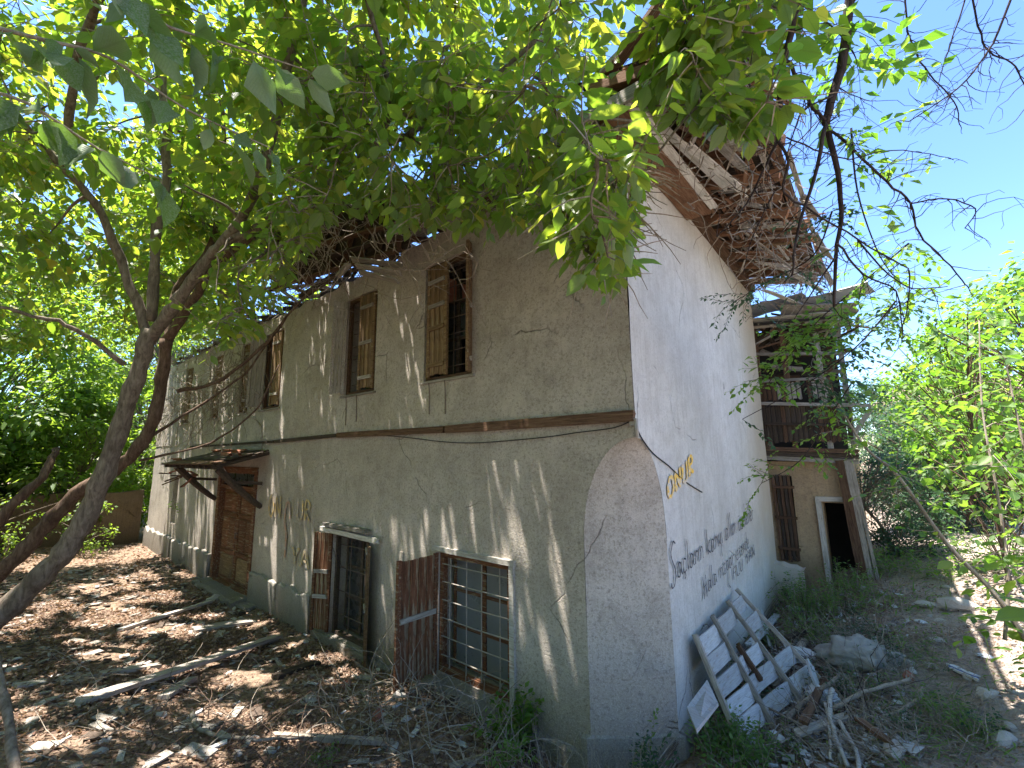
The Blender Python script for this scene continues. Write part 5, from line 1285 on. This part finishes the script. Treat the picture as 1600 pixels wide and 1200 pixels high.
cp = gpt(1505, 1050, .03); ux = (gpt(1535, 1060, .03)-gpt(1478, 1035, .03)).normalized(); 
for (t0, t1, mt) in ((-.11, -.03, M_bag), (-.028, .012, M_blue), (.014, .05, M_bag), (.052, .065, M_orange)):
    plank('carton_side', cp-ux*.13+Vector((0, t1*-1, 0)), cp+ux*.13+Vector((0, -t1, 0)), t1-t0, .022, mt, ct, up=(.1, .2, 1))
# logs and sticks of the rubbish heap
logs = [((1300, 1110), (1420, 1065), .020, 'long grey stick crossing in front of the woven sack', .12, .16), ((1380, 1125), (1440, 1075), .018, 'short grey stick right of the heap', .03, .15), ((1225, 1130), (1310, 1060), .024, 'forked grey stick under the cloth bundle', .05, .14),
 ((1300, 1080), (1325, 1200), .022, 'pale split log running to the bottom edge', .16, .05), ((1312, 1130), (1345, 1215), .018, 'thin split log beside pale split log', .10, .03), ((1290, 1100), (1298, 1190), .014, 'narrow white slat in the rubbish heap', .12, .03),
 ((1150, 1090), (1280, 1150), .012, 'thin reddish stick in front of the pallet', .12, .08), ((1190, 1180), (1270, 1120), .010, 'thin grey stick low in the heap', .03, .08), ((1290, 1190), (1210, 1120), .009, 'crossed thin stick low in the heap', .03, .08)]
for (a_, b_, r, lab, h0, h1) in logs:
    p0 = gpt(*a_, h0); p1 = gpt(*b_, h1); mid = p0.lerp(p1, .5)+Vector((R.gauss(0, .03), R.gauss(0, .03), .02))
    curve_thing('stick', [p0, mid, p1], r, r*.8, M_wpale if 'pale' in lab or 'white' in lab else M_twig, lab, 'stick')
def src_px(x0, x1, y0, y1):
    def f():
        p = gpt(R.uniform(x0, x1), R.uniform(y0, y1)); return (p.x, p.y, p.z+.02)
    return f
tangle('dead_twigs', 'dense grey twig heap between the pallet and dusty slope', 800, src_px(1180, 1420, 930, 1195), .15, .6, (.002, .006), M_twig, (1, 1, .4), .15, 6, .3)
tangle('dead_twigs', 'dark twigs over the rubbish heap near the woven sack', 160, src_px(1230, 1400, 960, 1150), .2, .6, (.002, .005), M_dtwig, (1, 1, .4), .2, 6, .3)
tangle('dry_stalks', 'fine dry stalks on the dusty slope at right', 260, src_px(1380, 1600, 930, 1195), .06, .25, (.001, .003), M_twig, (1, 1, .3), .15, 4)
# crumbs: splintered wood and plaster chips in the heap
m = MB()
for k in range(420):
    p = gpt(R.uniform(1140, 1430), R.uniform(925, 1195)); s_ = R.uniform(.012, .05); q = [Vector((R.gauss(0, 1), R.gauss(0, 1), R.gauss(0, .5)))*s_ for _ in range(4)]
    m.add([p+x+Vector((0, 0, .03)) for x in q], [(0,1,2), (0,2,3), (0,3,1), (1,3,2)])
tag(obj('rubbish_chips', m, M_wwhite), 'small pale plaster and wood chips scattered through the heap', 'rubble', None, 'stuff')

# ---- weeds
def weed(px, py, label, n, h, spread, sz, mat, kind='small', name='weed_plant', cat='plant', base=None, lean=(0, 0)):
    p0 = base or gpt(px, py); t = thing(name, label, cat, p0); lv = Leaves(); m = MB()
    for k in range(n):
        p = Vector(p0)+Vector((R.gauss(0, spread*.45), R.gauss(0, spread*.45), 0)); p.z = max(p.z, ground(p.x, p.y)-.02) if base is None else p.z
        if p.x < 0 and p.y > -.03: p.y = -.04
        P_ = wig(p, (R.gauss(lean[0], .35), R.gauss(lean[1], .35), 1), h*R.uniform(.5, 1.1), 6, .16, -.02)
        m.tube(P_, lerpl(.003, .0012, len(P_)), 4, False); lv.along(P_, sz, 1.3, .25, .12)
    stuff(obj('stems', m, M_twig, t)); lv.build('leaves', mat, t, kind); return t
weed(1150, 1185, 'dense dark green bush at the foot of the side wall, bottom', 130, .34, .30, .045, M_weed)
weed(1180, 1080, 'straggly grey green weed growing over the leaning pallet', 40, .42, .22, .04, M_leafD)
weed(1275, 960, 'grey green weed thicket below the dark doorway', 110, .55, .55, .045, M_weed)
weed(1225, 940, 'weed clump at the wall stub', 30, .45, .3, .045, M_leafD)
weed(1320, 930, 'leafy weed clump at the foot of the leaning posts', 36, .5, .35, .05, M_weed)
weed(1390, 900, 'green weed patch right of the leaning posts', 36, .5, .5, .06, M_weed)
weed(1480, 905, 'small green weeds under the young trees', 30, .5, .6, .07, M_leafR)
weed(1560, 880, 'green weeds below the right edge tree', 34, .6, .6, .08, M_leafR)
weed(1430, 860, 'dark weeds before the juniper bushes', 40, .6, .8, .08, M_leafD)
weed(0, 0, 'bright green climbing plant right of the barred window', 50, .5, .12, .075, M_leafR, base=(-1.22, -.16, .08))
weed(0, 0, 'low green plant at the bottom below climbing plant', 20, .22, .16, .05, M_weed, base=(-.95, -.6, .25))
weed(505, 1192, 'small green tuft at the bottom edge in the litter', 26, .10, .12, .03, M_weed)
weed(390, 790, 'small leafy plant by the leaning trunk', 6, .3, .3, .08, M_leafR)
def grass(px, py, label, n, h, spread, mat, lean=(.5, -.5)):
    p0 = gpt(px, py); lv = MB(); vv = Leaves()
    for k in range(n):
        p = p0+Vector((R.gauss(0, spread), R.gauss(0, spread), 0)); p.z = ground(p.x, p.y)
        vv.add(p, (R.gauss(lean[0], .45), R.gauss(lean[1], .45), R.uniform(.3, 1.2)), (R.gauss(0, .6), R.gauss(0, .6), 1), h*R.uniform(.4, 1.1))
    o = vv.build('grass_tuft', mat, None, 'thin'); return tag(o, label, 'grass', None, 'stuff')
grass(1440, 1130, 'long green grass leaning over the dusty slope', 200, .17, .26, M_weed, (.6, -.4))
grass(1395, 1085, 'thin green grass right of the rubbish heap', 130, .14, .22, M_weed, (.6, -.4))
grass(1500, 1180, 'green grass at the bottom right', 110, .15, .3, M_weed, (.6, -.4))
grass(1400, 940, 'sparse green grass behind the rubbish heap', 260, .2, .4, M_weed)
# close leaf at the right edge and a twig on the side wall
cl_ = thing('close_leaf_twig', 'large bright green leaf hanging close to the lens height at right edge', 'leaf', at(1640, 930, 1.9))
m = MB(); m.tube([at(1660, 930, 1.9), at(1620, 945, 1.9), at(1600, 952, 1.9)], .003, 5); obj('stem', m, M_twig, cl_)
m_ = leaf_mesh('large_leaf', [(0, 0, 0)], [(1, 0, 0)], [(0, 0, 1)], [1.], 'leaf'); m_.materials.append(M_leafR)
place_leaf(cl_, m_, at(1625, 958, 1.9), at(1540, 965, 1.9)-at(1625, 958, 1.9), (0.1, -.3, 1), .19)
place_leaf(cl_, m_, at(1620, 945, 1.9), at(1560, 930, 1.95)-at(1620, 945, 1.9), (0.1, .1, 1), .12)
print('total objects', len(bpy.data.objects))

# ---- more litter on the yard: splinters, bark, scraps and a few broken boards
def scraps(name, label, n, fx, mat, s0, s1):
    m = MB()
    for k in range(n):
        x, y = fx(); g = ground(x, y); L_ = R.uniform(s0, s1); W_ = L_*R.uniform(.15, .6); a = R.uniform(0, 3.14); t = R.gauss(0, .12); dz = R.uniform(.01, .04)
        ca, sa = math.cos(a), math.sin(a); q = []
        for (u, v) in ((-1, -1), (1, -1), (1.1, .8), (-.9, 1)):
            q.append(Vector((x+(u*L_*ca-v*W_*sa)*.5, y+(u*L_*sa+v*W_*ca)*.5, g+dz+u*t*L_*.5)))
        if any(p.y > -.02 and p.x < 0 for p in q): continue
        m.add(q+[p-Vector((0, 0, .012)) for p in q], [(0,1,2,3), (7,6,5,4), (0,4,5,1), (1,5,6,2), (2,6,7,3), (3,7,4,0)])
    return tag(obj(name, m, mat), label, 'rubbish', None, 'stuff')
yard = lambda: (-R.random()**.8*13, -R.uniform(.05, 3.6))
heap = lambda: (R.uniform(.3, 1.6), R.uniform(-.2, 4.0))
scraps('wood_splinters', 'grey wood splinters strewn through the courtyard litter', 420, yard, M_wgrey, .05, .24)
scraps('paper_scraps', 'pale scraps strewn through the courtyard litter', 120, yard, M_wwhite, .04, .13)
scraps('bark_flakes', 'dark bark flakes strewn through the courtyard litter', 420, yard, M_wdark, .05, .2)
scraps('wood_splinters', 'grey splinters and slats mixed in the rubbish heap', 420, heap, M_wgrey, .03, .13)
scraps('plaster_flakes', 'pale plaster flakes mixed in the rubbish heap', 260, heap, M_wwhite, .02, .09)
for k, (x0, y0, x1, y1, wd, mt, lab) in enumerate(((1205, 1075, 1260, 1000, .09, M_wgrey, 'grey board lying across the far end of the pallet'), (1225, 1000, 1300, 965, .08, M_wdark, 'dark board lying in the weeds under the doorway'), (1240, 1150, 1330, 1120, .08, M_wgrey, 'grey board at the bottom of the heap'), (1335, 1120, 1400, 1170, .07, M_wbrown, 'brown board end right of the heap'),
    (1170, 1010, 1215, 960, .1, M_wwhite, 'white board half hidden behind the pallet'), (1255, 1135, 1290, 1060, .07, M_wbrown, 'brown slat under the cloth bundle'))):
    a_ = gpt(x0, y0, .10+.03*k); b_ = gpt(x1, y1, .05)
    tag(plank('broken_board', a_, b_, wd, .025, mt, None, rag=.05), lab, 'board')
weed(1340, 1010, 'grey green weed growing behind the woven sack', 26, .35, .3, .035, M_leafD)
weed(1290, 1010, 'green weed between the white bag and the woven sack', 22, .3, .2, .035, M_weed)
weed(1240, 1185, 'small weed at the bottom of the rubbish heap', 18, .2, .2, .03, M_weed)
weed(1420, 1010, 'low green weed on the edge of the dusty slope', 22, .25, .35, .04, M_weed)
tangle('dry_stalks', 'matted dry grass stalks over the shaded slope right of the heap', 900, src_px(1290, 1560, 960, 1199), .08, .32, (.001, .0028), M_twig, (1, 1, .25), .12, 4)
tangle('dead_twigs', 'thin brown twigs over the weeds below the dark doorway', 260, src_px(1200, 1400, 900, 1040), .15, .5, (.0015, .004), M_bark2, (1, 1, .5), .2, 5)
grass(1340, 1150, 'green grass blades among the sticks at bottom right', 160, .14, .3, M_weed)
grass(1470, 1060, 'thin grass around the flattened carton', 150, .12, .35, M_weed)
for (px, py, s_, lab, me) in ((1465, 1005, .07, 'grey stone above the carton', rocks[1]), (1420, 1060, .06, 'brown lump beside the long grass', rocks_b[0]), (1545, 1090, .08, 'pale flat stone below carton', rocks[3]), (1570, 1165, .10, 'pale stone in the bottom right corner', rocks[5]), (1400, 1180, .08, 'yellowish broken block at the bottom edge', rocks[2]), (1310, 1165, .06, 'grey stone between the split logs', rocks[4]), (1240, 1100, .07, 'pale plaster lump beside the pallet end', rocks[0])):
    p = gpt(px, py); rock((p.x, p.y, p.z+s_*.25), s_, me, lab)
for i, (px, py) in enumerate(((1360, 1090), (1420, 1150), (1480, 1120), (1330, 960), (1440, 1040), (1540, 1150))):
    weed(px, py, ('small green weed beside the short grey stick', 'green weed among long grass, bottom right', 'leafy weed right of the long grass', 'grey green weed behind woven sack, nearer the doorway', 'little weed left of the flattened carton', 'leafy weed near the bottom right corner')[i], 16, .2, .2, .035, M_weed if i % 2 == 0 else M_leafD)
for i, (px, py, n_, h_) in enumerate(((1260, 1000, 40, .4), (1310, 1090, 26, .3), (1205, 1010, 30, .35), (1385, 1040, 30, .3), (1500, 1150, 26, .25))):
    weed(px, py, ('straggly weed behind the white bag', 'thin weed standing between the sticks', 'grey green weed at the far end of the pallet', 'thin weed right of the woven sack', 'low weed near the bottom right, by the flat stone')[i], n_, h_, .28, .035, M_leafD if i % 2 else M_weed)
tangle('dead_twigs', 'loose brush of grey twigs over the right end of the heap', 420, src_px(1300, 1540, 980, 1195), .15, .5, (.002, .005), M_twig, (1, 1, .35), .12, 6, .3)
